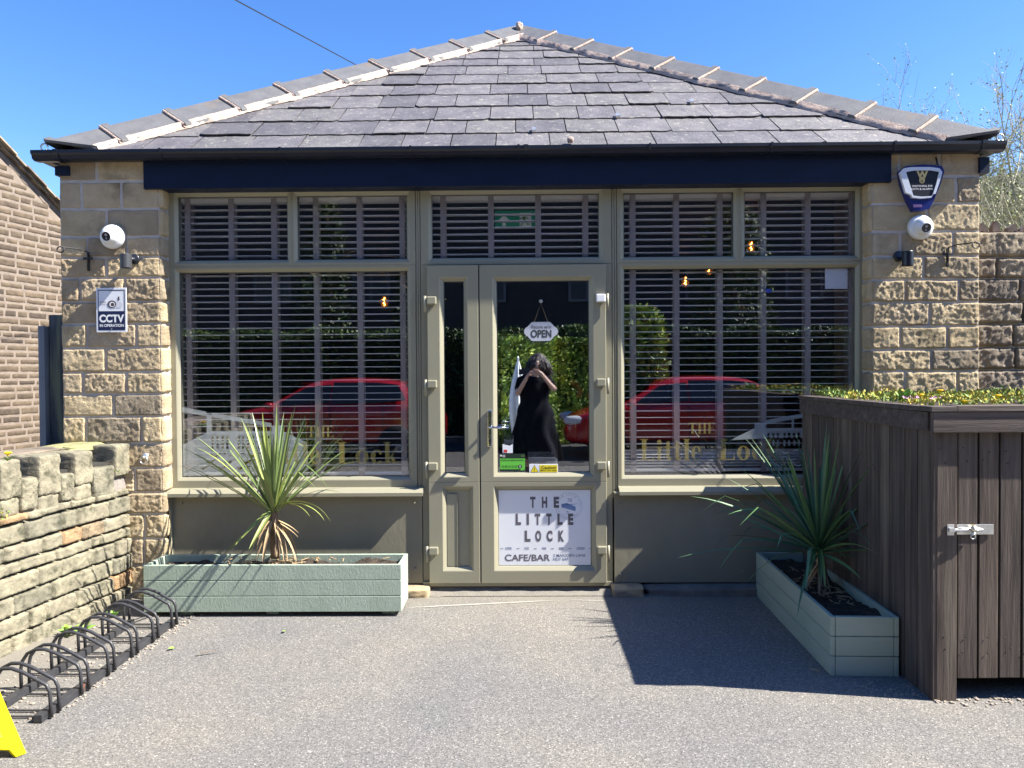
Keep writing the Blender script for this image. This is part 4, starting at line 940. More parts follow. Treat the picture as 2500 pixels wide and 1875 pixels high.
pl1 = planter('planter_box', 'long pale sage wooden planter raised on blocks below the left window', 1.545, .27, .283, .030, .022, M_planter, (-2.262, -.405, 0), 0, (.2, .72, 1.42))
pl2 = planter('planter_box', 'long sage green wooden planter standing in shade against the brown timber store', 1.26, .318, .285, .0, .022, M_planter2, (1.466, -1.297, 0), 0, ())
# turn the second so its long side runs towards the shop front
pl2.rotation_euler.z = R(90-2.2); pl2.location = (1.466+.318, -1.297+.012, 0)
b = MB(); 
def blade(mb, p0, d, L, wd, droop, rg, tint, seg=9, kink=0):
    "one long sword leaf: keeled strip that narrows to a point and bends down"
    d = Vector(d).normalized(); side_ = d.cross(Vector((0, 0, 1)))
    if side_.length < .1: side_ = Vector((1, 0, 0))
    side_ = (side_.normalized()*math.cos(rg.uniform(-.7, .7))+d.cross(side_.normalized())*math.sin(rg.uniform(-.5, .5))).normalized()
    p = Vector(p0); vs = []; st = L/seg
    for i in range(seg+1):
        s = i/seg; w_ = wd*.5*min(1, .45+s*2.2)*(1-s**2.6)**.9+.0006
        nrm = side_.cross(d).normalized()
        vs += [p-side_*w_+nrm*w_*.35, p, p+side_*w_+nrm*w_*.35]
        p = p+d*st; d = (d+Vector((0, 0, -droop*st*(.3+2.2*s)))).normalized()
        if kink and abs(s-kink) < .06: d = (d+Vector((0, 0, -.9))).normalized()
        side_ = (side_-d*side_.dot(d)).normalized()
    mb.add(vs, [(3*i+k, 3*i+k+1, 3*i+3+k+1, 3*i+3+k) for i in range(seg) for k in (0, 1)], tint)
def cordyline(name, label, base, crown, n, Lr, m, seed, spread, hang, loc_par, special=()):
    rg = random.Random(seed); t = thing(name, label, 'plant', base)
    base = Vector(base); crown = Vector(crown); b = MB()
    pts = [base.lerp(crown, k/8)+Vector((.008*nz(k*.7, seed), .008*nz(k*.6, seed+4), 0)) for k in range(9)]
    b.tube(pts, [.030-.0012*k+.003*nz(k*3, seed) for k in range(9)], 10); obj('trunk', b, M_trunk, t, smooth=True)
    b = MB()
    for i in range(n):
        az = i*2.39996+rg.uniform(-.2, .2); f = (i+.5)/n
        el = R(88-spread*(f**.8)+rg.uniform(-5, 5)); L = rg.uniform(*Lr)*(1-.15*(1-f))
        d = Vector((math.cos(az)*math.cos(el), math.sin(az)*math.cos(el)*.9, math.sin(el)))
        blade(b, crown+Vector((math.cos(az), math.sin(az), 0))*.018+Vector((0, 0, .03-.07*f)), d, L, rg.uniform(.015, .026), rg.uniform(.1, 1.1)*(.3+f), rg, min(1, max(0, rg.gauss(.5, .2))), kink=rg.choice([0, 0, 0, .55, .7, .8]) if f > .45 else 0)
    for (dx, dy, dz, L, dr) in special: blade(b, crown, (dx, dy, dz), L, .026, dr, rg, .8, 14)
    obj('leaves', b, m, t)
    b = MB()
    for i in range(hang):
        az = rg.uniform(0, 6.28); d = Vector((math.cos(az)*.6, math.sin(az)*.6, rg.uniform(-1.2, -.1)))
        blade(b, crown+Vector((0, 0, -.05-rg.uniform(0, .06))), d, rg.uniform(.18, .40), rg.uniform(.010, .020), rg.uniform(2, 6), rg, rg.random(), 10)
    obj('dead_leaves', b, M_dead, t)
    return t
M_leafvar = M_leafA
c1 = U(672, 1362, -.27); k1 = U(668, 1238, -.27)
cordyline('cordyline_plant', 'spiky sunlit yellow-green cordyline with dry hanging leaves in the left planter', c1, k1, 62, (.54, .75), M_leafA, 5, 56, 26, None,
          special=[(1, -.2, .35, .42, 3.2), (1, -.1, .25, .36, 3.4), (.9, -.4, .3, .30, 3.5), (-.5, -.5, -.5, .34, .6), (-.35, -.4, -.8, .36, .3), (-.6, -.2, -.55, .42, .4), (-.25, -.6, -.6, .3, .4)])
c2 = Vector((1.685, -.66, .23)); k2 = Vector((1.660, -.66, .47))
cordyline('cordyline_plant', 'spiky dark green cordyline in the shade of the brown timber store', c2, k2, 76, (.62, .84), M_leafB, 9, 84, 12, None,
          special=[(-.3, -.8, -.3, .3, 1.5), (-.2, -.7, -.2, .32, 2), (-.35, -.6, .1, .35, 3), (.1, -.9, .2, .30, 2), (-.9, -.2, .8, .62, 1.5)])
# mulch and prunings on the soil
b = MB(); rg = random.Random(8)
for k in range(60):
    x = -1.48+rg.gauss(0, .25); y = -.27+rg.uniform(-.09, .09)
    if -2.2 < x < -.78: a = rg.uniform(0, 3.14); b.obox((x, y, .288+rg.uniform(0, .012)), Vector((math.cos(a), math.sin(a), 0)), Vector((-math.sin(a), math.cos(a), 0)), Vector((0, 0, 1)), rg.uniform(.01, .04), .003, .0015)
for k in range(90):
    x = 1.66+rg.gauss(0, .07); y = -.7+rg.gauss(0, .18)
    if 1.53 < x < 1.75: a = rg.uniform(0, 3.14); b.obox((x, y, .252+rg.uniform(0, .01)), Vector((math.cos(a), math.sin(a), 0)), Vector((-math.sin(a), math.cos(a), 0)), Vector((0, 0, 1)), rg.uniform(.01, .03), .003, .0015)
tag(obj('dry_leaf_litter', b, M_dead), 'dry leaf scraps on the planter soil', 'leaf litter', None, 'stuff')
# ------------------------------------------------------------------ timber bin store
bs = thing('timber_store', 'dark brown stained timber store with planted roof and bolted door on the right', 'shed', (1.8, -.8, 0))
XL, YFr, ZT_, XR, YBk = 1.800, -1.520, 1.296, 3.70, -.04
rg = random.Random(21)
b = MB(); y = YFr+.003; w0 = [.105, .06, .05, .085, .06, .105, .05, .085, .105, .06, .05, .085, .105, .06, .105, .05, .085, .105, .06, .1]
i = 0
while y < YBk-.03:
    wd = w0[i % len(w0)]; e = rg.uniform(0, .004) if i % 2 else 0
    ye = min(y+wd-.004, YBk); b.box(XL-e, XL+.02-e, y+.000, ye, rg.uniform(0, .008), 1.19, rg.random()); y += wd; i += 1
obj('side_boards', b, M_fence, bs)
b = MB(); b.box(XL+.021, XL+.03, YFr+.03, YBk, .01, 1.18); obj('dark_lining', b, M_black, bs)
# front: corner post, post board, door boards
b = MB(); b.box(XL, XL+.0290, YFr+0, YFr+.0, 0, 0) if False else b.box(XL+.0005, XL+.030, YFr-.020, YFr+.0025, .0, 1.182, .75)
p1 = U(2281, 1200, YFr).x; p2 = U(2330, 1200, YFr).x
b.box(p1, p2, YFr-.022, YFr+.004, .0, 1.182, .8); obj('corner_boards', b, M_fence, bs, bevel=.002)
b = MB(); x = p2+.009; xw = [.0935, .092, .098, .095, .1, .09, .1, .095, .095, .1, .09, .1, .1]
for i in range(11):
    b.box(x, x+xw[i]-.010, YFr-.014+rg.uniform(-.002, .002), YFr+.004, .10+rg.uniform(-.004, .004), 1.182, rg.uniform(.3, 1)); x += xw[i]
dr = obj('store_door', b, M_fence, bs, bevel=.002)
b = MB(); b.box(p2+.0, XR, YFr+.02, YFr+.03, .12, 1.18); b.box(XL+.035, XR, YFr+.031, YFr+.035, 0, .1) if False else None; obj('door_backing', b, M_black, bs)
b = MB()
for k in range(12):
    for z in (1.10, 1.05, .28, .22):
        xx = p1+.022+k*.0955+rg.uniform(-.012, .02); b.lathe([(.0042, 0), (.003, .0015), (0, .002)], (xx, YFr-.0155-(.0065 if k == 0 else 0), z+rg.uniform(-.012, .012)), (0, -1, 0), 7)
obj('nail_heads', b, M_iron, bs)
b = MB(); b.box(XL-.016, XL-.0005, YFr+.0, YBk, 1.183, 1.268, .35); b.box(XL-.016, XR, YFr-.046, YFr-.0225, 1.180, 1.270, .6)
obj('top_trim', b, M_fenceh, bs, bevel=.002)
b = MB(); b.box(XL-.024, XL+.10, YFr+.048, YBk, 1.2695, 1.292, .45); b.box(XL-.026, XL+.085, YFr-.052, YFr+.046, 1.2715, 1.294, .3); b.box(XL+.0865, XR, YFr-.052, YFr+.046, 1.2715, 1.297, .75); obj('cap_boards', b, M_fenceh, bs, bevel=.002)
b = MB(); b.box(XR-.02, XR, YFr+.03, YBk, .02, 1.26); b.box(XL+.031, XR-.021, YBk-.02, YBk, 0, 1.25); obj('far_side', b, M_fence, bs)
b = MB(); b.grid(lambda u, v: (XL+.10+(XR-XL-.11)*u, YFr+.047+(YBk-YFr-.05)*v, 1.286+.014*fr(u*9, v*7)), 60, 40); obj('roof_soil', b, M_soil, bs, smooth=True)
# bolt
q0 = U(2311, 1293, YFr-.02); q1 = U(2426, 1293, YFr-.02)
t = thing('tower_bolt', 'shiny galvanised sliding bolt across the timber store door', 'bolt', (q0.x, YFr-.02, q0.z))
yb = YFr-.023; z = q0.z
b = MB(); b.box(q0.x, q0.x+.030, yb-.003, yb-.0002, z-.024, z+.024); b.box(q0.x+.038, q1.x, yb+.006-.003, yb+.007, z-.022, z+.022); obj('plates', b, M_galv, t, bevel=.001)
b = MB(); b.tube([(q0.x+.002, yb-.008, z), (q1.x-.055, yb-.008, z)], .0065, 10); b.box(q0.x+.004, q0.x+.028, yb-.014, yb-.003, z-.008, z+.009); b.box(q0.x+.045, q0.x+.062, yb-.013, yb-.001, z-.009, z+.009); obj('sliding_rod', b, M_galv, t)
b = MB(); xk = q0.x+.106; b.lathe([(0, 0), (.011, .004), (.015, .014), (.009, .02), (0, .021)], (xk, yb-.006, z+.008), (0, -1, 0), 14); b.lathe([(0, 0), (.009, .004), (.010, .012), (0, .016)], (xk, yb-.006, z-.014), (0, -1, 0), 12)
b.tube([(xk+.010*math.sin(R(a)), yb-.012, z-.028+.010*math.cos(R(a))) for a in range(0, 361, 30)], .0025, 6, caps=False); b.tube([(xk, yb-.012, z), (xk+.03, yb-.012, z+.001)], .004, 8); obj('knob_and_loop', b, M_galv, t, smooth=True)
# plants on the store roof
rg = random.Random(33); b = MB(); XA, XB, YA, YB = XL+.03, 3.6, YFr+.02, YBk
def leaflet(mb, p, s, tint, rg, up=.6):
    d = Vector((rg.uniform(-1, 1), rg.uniform(-1, 1), rg.uniform(0, 1)*up+.1)).normalized(); e = d.cross(Vector((rg.uniform(-1, 1), rg.uniform(-1, 1), rg.uniform(-1, 1)))).normalized()
    p = Vector(p); mb.add([p, p+d*s*.5+e*s*.32, p+d*s, p+d*s*.5-e*s*.32], [(0, 1, 2, 3)], tint)
for k in range(15000):
    x = XA+(XB-XA)*rg.random()**1.3; y = YA+(YB-YA)*rg.random()
    if x < XL+.06 and y > -.35: continue
    dens = nz(x*5, y*5, 2); hgt = .008+.045*max(0, dens+.30)
    if rg.random() < .58-dens*1.3: continue
    leaflet(b, (x, y, 1.29+rg.uniform(0, hgt)+(.02 if y < YFr+.06 else 0)*.3), rg.choice([rg.uniform(.005, .012), rg.uniform(.012, .026)]), min(1, max(0, .45+.9*nz(x*4, y*4, 8)+rg.gauss(0, .16))), rg, 1.2)
for k in range(520):
    x = XA+(XB-XA)*rg.random()**1.3; y = YA+(YB-YA)*rg.random()
    if x < XL+.08 and y > -.4: continue
    blade(b, (x, y, 1.288), (rg.uniform(-.7, .7), rg.uniform(-.7, .7), 1), rg.uniform(.02, .062)*(1.0+.6*nz(x*3, y*3)), rg.uniform(.003, .009), 4, rg, rg.choice([.1, .3, .4, .6, .75, .95]), 5)
tag(obj('sedum_mat', b, M_sedum), 'low mixed sedum and weeds covering the timber store roof', 'ground cover', None, 'stuff')
def dandelion(px, py, Y, label, sc=1):
    q = U(px, py, Y); zb = 1.285 if q.x > 0 else q.z-.03
    t = thing('dandelion', label, 'flower', (q.x, Y, zb), 'yellow dandelions')
    b = MB(); b.tube([(q.x, Y, zb), (q.x+.003, Y, q.z)], .0018, 5)
    for a in range(5): blade(b, (q.x, Y, zb+.002), (math.cos(a*1.3), math.sin(a*1.3), .5), .045, .012, 6, rg, .6, 5)
    obj('stem_and_leaves', b, M_green, t)
    b = MB()
    for a in range(46):
        an = a*2.4; rr_ = .019*sc*math.sqrt((a+1)/46); d = Vector((math.cos(an)*(.3+rr_*40), math.sin(an)*(.3+rr_*40), .7)).normalized(); b.obox(Vector((q.x+.003, Y, q.z))+d*.008, d, Vector((-math.sin(an), math.cos(an), 0)), d.cross(Vector((-math.sin(an), math.cos(an), 0))), .012*sc, .002, .0008)
    obj('flower_head', b, M_dand, t)
for i, (px, py, Y) in enumerate(((2294, 958, -.9), (2246, 969, -1.1), (2435, 971, -1.25), (2354, 985, -1.46))):
    dandelion(px, py, Y, ['yellow dandelion standing tallest near the middle of the timber store roof', 'yellow dandelion beside the broad-leaved weed on the timber store roof', 'yellow dandelion at the right end of the timber store roof', 'yellow dandelion at the front edge of the timber store roof'][i])
dandelion(18, 1111, -1.05, 'yellow dandelion growing on top of the dry stone wall at the left edge', 1.2)
def rosette(px, py, Y, n, L, label, m=M_green, zb=1.285, w_=.035, up=1.4):
    q = U(px, py, Y); t = MB()
    for a in range(n): an = a*2.4+.5; blade(t, (q.x, Y, zb), (math.cos(an), math.sin(an), up*rg.uniform(.6, 1.5)), L*rg.uniform(.7, 1.1), w_, 1.5, rg, rg.uniform(.4, .9), 6)
    tag(obj('leafy_weed', t, m), label, 'weed')
rosette(2206, 960, -1.1, 9, .085, 'broad-leaved bright green weed sprouting on the timber store roof'); rosette(2438, 950, -1.0, 8, .09, 'narrow-leaved weed tuft at the right end of the timber store roof', w_=.014)
rosette(2036, 965, -.35, 10, .06, 'thin grassy tuft at the left edge of the timber store roof', w_=.006); rosette(2330, 975, -1.0, 10, .05, 'small green weed in the middle of the timber store roof', w_=.015)
b = MB()
for (px, py) in ((2220, 978), (2237, 976), (2276, 978), (2284, 975), (2212, 981)):
    q = U(px, py, -1.35)
    for k in range(9): leaflet(b, (q.x+rg.uniform(-.012, .012), -1.35+rg.uniform(-.02, .02), 1.318+rg.uniform(0, .010)), .010, .5, rg)
tag(obj('pink_flowers', b, M_pinkfl), 'tiny pink flower clusters on the front of the timber store roof', 'flowers', None, 'stuff')
# ------------------------------------------------------------------ retaining wall on the right
b = MB(); z = .0; i = 0; Yw = .10; rg = random.Random(14)
zw = [Zc(p, 2440) for p in (566, 629, 680, 737, 791, 847, 902, 957, 1012, 1070, 1128, 1185, 1240, 1300, 1360, 1420, 1476)]
zw = [U(2440, p, Yw).z for p in (566, 629, 680, 737, 791, 847, 902, 957, 1012, 1070, 1128, 1185, 1240, 1300, 1360, 1420, 1476)]
for i in range(len(zw)-1):
    x = 2.945-rg.uniform(0, .15)*(i % 2)
    while x < 4.6:
        wd = rg.uniform(.26, .42); stone_face(b, lambda u, v, h: (u, Yw-h, v), max(x, 2.94)+.003, x+wd-.003, zw[i+1]+.003, zw[i]-.003, res=.011, rough=.011, bulge=.012, seed=i*4.1+x, tint=rg.random(), edge=.012); x += wd
t = thing('retaining_wall', 'dark gritstone garden wall with jagged slate coping right of the cafe', 'wall', (3.7, Yw, 0))
obj('wall_stones', b, M_darkstone, t, smooth=True)
b = MB(); b.box(2.95, 4.6, Yw+.004, Yw+.4, 0, zw[0]); obj('wall_core', b, M_mortar, t)
for k in range(16):
    x = 2.96+k*.095+rg.uniform(-.015, .015); hgt = rg.uniform(.045, .085); wd = rg.uniform(.05, .075)
    b = MB(); pts = [(x-wd/2, zw[0]-.01), (x+wd/2, zw[0]-.01), (x+wd*.45, zw[0]+hgt*.5), (x+rg.uniform(-.01, .015), zw[0]+hgt), (x-wd*.42, zw[0]+hgt*.55)]
    plate(b, [pts], pl_(Yw+.03+rg.uniform(0, .03)), pl_(Yw+.09)); obj('coping_slate', b, pm('dark_coping', (.06, .045, .04), (.12, .09, .08), 20, .8) if k == 0 else bpy.data.materials['dark_coping'], t)
b = MB(); b.grid(lambda u, v: (2.95+1.6*u, Yw+.0+.2*v, zw[0]-.002+.02*abs(fr(u*30, v*4))), 120, 5); obj('coping_mortar', b, M_hipmortar, t, smooth=True)
# ------------------------------------------------------------------ dry stone wall on the left
dw = thing('dry_stone_wall', 'weathered dry stone wall with upright coping stones on the left', 'wall', (-2.65, -.6, 0))
wdir = Vector((-.145, -1.0, 0)).normalized(); wn = Vector((1, -.145, 0)).normalized(); w0_ = Vector((-2.555, -.012, 0))
def WP(s, z, h):
    lean = .035*math.exp(-s*5)                       # end rounds off against the cafe pillar
    return w0_+wdir*s+wn*(h-lean*0-.02*(z-.5))+Vector((0, 0, z))
rg = random.Random(5); b = MB(); z = -.02; row = 0
M_dry = pm('weathered_drystone', (.155, .145, .122), (.30, .28, .225), 11, .9, .9, 70, tint=[(.75, .76, .72), (1.0, .98, .86), (1.1, 1.06, .95), (1.5, 1.0, .66)], c3=(.085, .085, .065), scale3=14, thr3=(.52, .68), bdist=.008, spec=.2)
while z < .69:
    hgt = rg.choice([rg.uniform(.05, .07), rg.uniform(.08, .12), rg.uniform(.08, .11)]); hgt = min(hgt, .72-z); s = rg.uniform(-.1, 0)
    while s < 3.3:
        L = rg.uniform(.11, .32); sl = rg.uniform(-.004, .004)
        stone_face(b, lambda u, v, h: WP(u, v+sl*(u-s)*3, h), max(s, 0)+.002, s+L-.002, z+.002, z+hgt-.002, res=.009 if s < 1.6 else .03, rough=.006, bulge=rg.uniform(-.004, .012), seed=row*3.3+s, tint=max(0, min(1, rg.gauss(.34, .15) if rg.random() > .06 else .95)), wob=.006, edge=.008, back=.018)
        s += L
    z += hgt; row += 1
obj('wall_stones', b, M_dry, dw, smooth=True)
b = MB()
for k in range(1): b.add([WP(s, zz, -.03-dp) for s in (0.0, 3.3) for dp in (0, .38) for zz in (-.02, .90)], [(0, 1, 5, 4), (2, 6, 7, 3), (1, 3, 7, 5), (0, 2, 3, 1), (4, 5, 7, 6)])
obj('wall_core', b, pm('joint_shade_backing', (.035, .032, .028), None, rough=1), dw)  # near-black backing, shade of the open joints put into its colour
b = MB()
b.grid(lambda u, v: WP(3.3*u, .70+.13*v+.012*nz(u*60, 3), -.006-.012*v+.004*nz(u*200, v*20)), 320, 8); obj('coping_mortar', b, pm('pinkish_wall_mortar', (.17, .15, .135), (.25, .22, .20), 14, .95, .7, 60), dw, smooth=True)
s = 0.0; seq = [(.135, 1), (.19, 0), (.155, 1), (.105, 0), (.165, 1), (.115, 0), (.14, 1), (.12, 0)]; i = 0
def stone_mat3(): return Matrix((wdir, wn, Vector((0, 0, 1)))).transposed()
while s < 3.2:
    L, tall = seq[i % 8]
    if i >= 8: L *= rg.uniform(.85, 1.15)
    zt = (1.0 if tall else .885)+rg.uniform(-.012, .012); zb = (.80 if tall else .715)+rg.uniform(-.015, .015)
    c = WP(s+L/2, (zt+zb)/2, -.14 if tall else -.145); b = MB()
    b.rock(c, (L/2*.98, .165, (zt-zb)/2*1.03), i+3, amp=.028, n=22, power=16, M3=stone_mat3(), tint=rg.uniform(.1, .65)); obj('coping_stone', b, M_dry, dw, smooth=False, fix=True)
    if tall and i < 8 and i > 0:
        b = MB(); c = WP(s+L/2, zb-.05, -.07); b.rock(c, (L/2*.9, .085, .05), i+30, amp=.04, n=9, power=8, M3=stone_mat3(), tint=rg.uniform(.2, .6)); obj('pinning_stone', b, M_dry, dw, smooth=True, fix=True)
    s += L; i += 1
b = MB(); c = WP(.14, .99, -.26); b.rock(c, (.22, .12, .028), 77, amp=.1, n=12, power=4, M3=stone_mat3(), tint=.2); obj('mossy_cap', b, pm('mossy_stone', (.20, .20, .10), (.32, .30, .14), 12, .95, .8, 60), dw, smooth=True, fix=True)
b = MB(); c = WP(.8, .985, -.30); b.rock(c, (.55, .14, .03), 78, amp=.1, n=14, power=6, M3=stone_mat3(), tint=.1); b.rock(WP(2.2, .985, -.30), (.9, .14, .03), 79, amp=.1, n=14, power=6, M3=stone_mat3(), tint=.1); obj('cap_slabs', b, M_darkstone, dw, smooth=True, fix=True)
# weeds
def weed(p, n, L, label, w_=.02, up=1.0, cat='weed'):
    b = MB()
    for a in range(n): an = a*2.4; blade(b, p, (math.cos(an), math.sin(an), up*rg.uniform(.3, 1.5)), L*rg.uniform(.6, 1.1), w_, 3, rg, rg.uniform(.4, .9), 6)
    tag(obj('green_weed', b, M_green), label, cat)
q = WP(.115, .82, .01); weed(q, 9, .045, 'small green weed growing from a joint high in the dry stone wall', .012)
weed(Vector((-2.45, -.42, .01)), 10, .06, 'green weed at the wall foot beside the bike rack, nearer the planter', .03)
weed(Vector((-2.52, -.72, .01)), 14, .075, 'leafy green weed at the wall foot behind the middle of the bike rack', .035)
weed(Vector((-2.47, -.66, .01)), 10, .06, 'low leafy weed just right of the bigger one behind the bike rack', .035)
weed(Vector((-2.35, -.14, .01)), 14, .10, 'grassy weeds in the corner where the dry stone wall meets the cafe', .012)
b = MB(); q = WP(.98, .74, .012)
for k in range(40): leaflet(b, q+Vector((rg.uniform(-.01, .01), rg.uniform(-.03, .03), rg.uniform(-.05, .03))), .016, rg.uniform(0, 1), rg)
tag(obj('wall_plant', b, M_sedum), 'small reddish green plant in the wall near the left edge', 'weed')
# ------------------------------------------------------------------ gateway posts between wall and cafe
b = MB(); b.box(-3.105, -3.005, .06, .17, 0, 1.85); o = obj('wooden_gatepost', b, M_post, bevel=.006); tag(o, 'weathered dark wooden gatepost squeezed between wall and cafe', 'post')
b = MB(); b.box(-3.150, -3.108, .02, .10, 0, 1.775); b.box(-3.114, -3.106, .012, .02, 0, 1.775); tag(obj('metal_gatepost', b, pm('grey_metal', (.16, .19, .24), (.22, .26, .32), 3, .4, metal=.4)), 'blue-grey metal post left of the wooden gatepost', 'post')
# ------------------------------------------------------------------ brick house behind on the left
hd_ = Vector((math.sin(R(12)), math.cos(R(12)), 0)); hn = Vector((math.cos(R(12)), -math.sin(R(12)), 0))
h0 = Vector(((0-1262)/1800*9.0, -4.77+9.0, 0))
def HP(s, z, h): return h0+hd_*s+hn*h+Vector((0, 0, z))
def vz(s): return 4.19-.64*s                         # verge line
house = thing('brick_house', 'neighbouring dark brown coursed house gable at the left edge', 'house', tuple(h0))
b = MB(); z = 0; row = 0; rg = random.Random(2)
while z < 5.0:
    hgt = rg.uniform(.075, .105); s = -2.2-rg.uniform(0, .2)
    while s < 1.9:
        L = rg.uniform(.16, .34); lim = vz(s+L)-.10
        if z+hgt < vz(s+L)-.06:
            stone_face(b, lambda u, v, h: HP(u, v, h-.012), s+.004, s+L-.004, z+.004, z+hgt-.004, res=.016, rough=.004, bulge=.004, seed=row+s, tint=rg.random(), edge=.010, back=.002)
        s += L
    z += hgt; row += 1
obj('gable_courses', b, pm('dark_brown_brick', (.085, .070, .058), (.150, .122, .095), 9, .9, .8, 60, tint=STONE_T, spec=.2), house, smooth=True)
b = MB(); A = [(-2.4, 0), (2.0, 0), (2.0, vz(2.0)-.03), (-2.4, vz(-2.4)-.03)]
b.add([HP(s, z, -.003) for s, z in A]+[HP(s, z, -4) for s, z in A], [(0, 1, 2, 3), (7, 6, 5, 4), (0, 4, 5, 1), (1, 5, 6, 2), (2, 6, 7, 3), (3, 7, 4, 0)]); obj('wall_and_mortar', b, pm('orange_pink_mortar', (.175, .14, .115), (.24, .195, .155), 14, .95, .6, 60), house)
b = MB(); rg = random.Random(6); s = -2.4
up_ = Vector((0, 0, 1)); ds = (hd_+up_*-.64).normalized(); dn = (up_-ds*up_.dot(ds)).normalized()
while s < 2.1:
    c = HP(s+.14, vz(s+.14)+.03, -1.9); b.obox(c+dn*.0, ds, hn, dn, .17, 2.0+rg.uniform(0, .04), .010, rg.random()); b.obox(HP(s+.20, vz(s+.2)-.0, -1.95), ds, hn, dn, .19, 2.0+rg.uniform(-.01, .02), .012, rg.random()); s += .22
obj('stone_slates', b, M_darkstone, house)
b = MB(); b.grid(lambda u, v: HP(-2.3+4.2*u, vz(-2.3+4.2*u)-.02-.08*v*(1+.5*nz(u*30, 1)), .004+.004*nz(u*60, v*3)), 120, 3); obj('verge_mortar', b, bpy.data.materials['orange_pink_mortar'], house, smooth=True)
# ------------------------------------------------------------------ bike rack
br = thing('bike_rack', 'black tubular steel ground bike rack with six double hoops beside the dry stone wall', 'bike rack', (-2.12, -1.15, 0))
b = MB(); b.box(-2.040, -2.004, -1.74, -.54, .004, .036); b.box(-2.282, -2.246, -1.74, -.54, .004, .036); obj('ground_rails', b, M_rack, br, bevel=.002)
b = MB()
for k in range(6):
    for e in (-.028, .028): b.tube([(-2.2395, -1.668+k*.217+e, .010), (-2.0455, -1.668+k*.217+e, .010)], .0045, 6)
obj('cross_bars', b, M_rack, br)
for i in range(6):
    for e in (-.028, .028):
        y = -1.668+i*.217+e
        pts = [(-1.992, y, .008), (-1.998, y, .115)]
        pts += [(-2.004-.014*(1-math.cos(R(a))), y, .115+.032*math.sin(R(a))) for a in (30, 60, 85)]
        pts += [(-2.05, y, .165), (-2.11, y, .198), (-2.16, y, .215), (-2.20, y, .214), (-2.238, y, .195), (-2.262, y, .160), (-2.270, y, .12), (-2.268, y, .04)]
        b = MB(); b.tube(pts, .0078, 10); obj('hoop', b, M_rack, br, smooth=True)
# ------------------------------------------------------------------ yellow A-board
f = G(62, 1840, 0); ab = thing('a_board_sign', 'bright yellow plastic pavement sign leaning in at the bottom left corner', 'pavement sign', (f.x, f.y, 0))
f2 = G(-60, 1888, 0); ux_ = (f2-f); ux_.z = 0; ux_.normalize(); nh_ = Vector((-ux_.y, ux_.x, 0))
if nh_.x < 0: nh_ = -nh_
upd = (-nh_*.58+Vector((0, 0, .85))).normalized(); pn = ux_.cross(upd).normalized(); fr_ = Vector((f.x, f.y, 0))
if pn.x < 0: pn = -pn
def AP(u, v, h): return fr_+ux_*u+upd*v+pn*h
outl = [(0, 0), (.035, 0), (.05, .035), (.08, .05), (.40, .05), (.43, .035), (.445, 0), (.48, 0), (.39, .80), (.365, .83), (.115, .83), (.09, .80)]
b = MB(); plate(b, [outl], lambda x, z: AP(x, z, .010), lambda x, z: AP(x, z, -.006)); obj('front_panel', b, M_yellow, ab, bevel=.003)
def AQ(u, v, h): return fr_-nh_*1.02+ux_*u+(nh_*.58+Vector((0, 0, .85))).normalized()*v-pn*h
b = MB(); plate(b, [outl], lambda x, z: AQ(x, z, .004), lambda x, z: AQ(x, z, -.012)); obj('rear_panel', b, M_yellow, ab)
b = MB(); put_text(b, 'QUALITY', .43, .062, .120, .136, lambda x, z: AP(x, z, .0115), offset=.0); put_text(b, 'HIRE', .43, .062, .092, .108, lambda x, z: AP(x, z, .0115)); obj('lettering', b, M_redprint, ab)
# ------------------------------------------------------------------ bits on the ground
def gleaf(px, py, L, wd, m, label, curl=.2, az=None):
    q = G(px, py, .006); b = MB(); a = az if az is not None else rg.uniform(0, 6)
    blade(b, (q.x, q.y, .008), (math.cos(a), math.sin(a), curl), L, wd, 1.5, rg, .8, 6); tag(obj('fallen_leaf', b, m), label, 'leaf', 'fallen leaves')
gleaf(697, 1540, .035, .022, M_green, 'small green fallen leaf in front of the left planter'); gleaf(425, 1582, .035, .018, M_green, 'small green fallen leaf near the bike rack')
gleaf(478, 1600, .12, .014, M_dead, 'long dry curled leaf lying on the asphalt near the bike rack', .15, .35); gleaf(320, 1245, .03, .02, M_green, 'tiny fallen leaf beside the wall') if False else None
gleaf(2000, 1640, .05, .015, M_dead, 'dry fallen leaf by the near corner of the right planter')
b = MB(); rg = random.Random(12)
for k in range(420):
    y = -1.75+1.75*rg.random(); x = rg.choice([-1.985+rg.gauss(0, .02), rg.uniform(-2.5, -2.02), rg.uniform(-2.5, -2.02)]); s = rg.uniform(.002, .008)
    b.rock((x, y, s*.5), (s, s*rg.uniform(.6, 1.2), s*.6), k, .2, 2)
for k in range(80): s = rg.uniform(.003, .009); b.rock((rg.uniform(1.80, 2.4), YFr-.02+rg.gauss(0, .03), s*.4), (s, s, s*.5), k, .2, 2)
for k in range(60): s = rg.uniform(.002, .006); b.rock((rg.uniform(1.55, 1.85), -1.42+rg.gauss(0, .06), s*.4), (s, s, s*.5), k, .2, 2)
for k in range(260): s = rg.uniform(.0012, .0032); b.rock((rg.uniform(-2.4, 2.6), -rg.uniform(.1, 2.6), s*.5), (s, s*rg.uniform(.6, 1.2), s*.6), k, .2, 2)
tag(obj('loose_grit', b, pm('loose_grit', (.27, .22, .175), (.38, .33, .27), 40, .9)), 'loose pale grit on the asphalt, thickest under the bike rack and by the timber store', 'grit', None, 'stuff')
b = MB()
def streak(p0, p1, wd, seed):
    a = G(*p0); c = G(*p1)
    b.grid(lambda u, v: Vector((a.x+(c.x-a.x)*u, a.y+(c.y-a.y)*u+(v-.5)*wd*(1-abs(2*u-1)**3)*(.7+.5*nz(u*14, seed)), .004)), 60, 2)
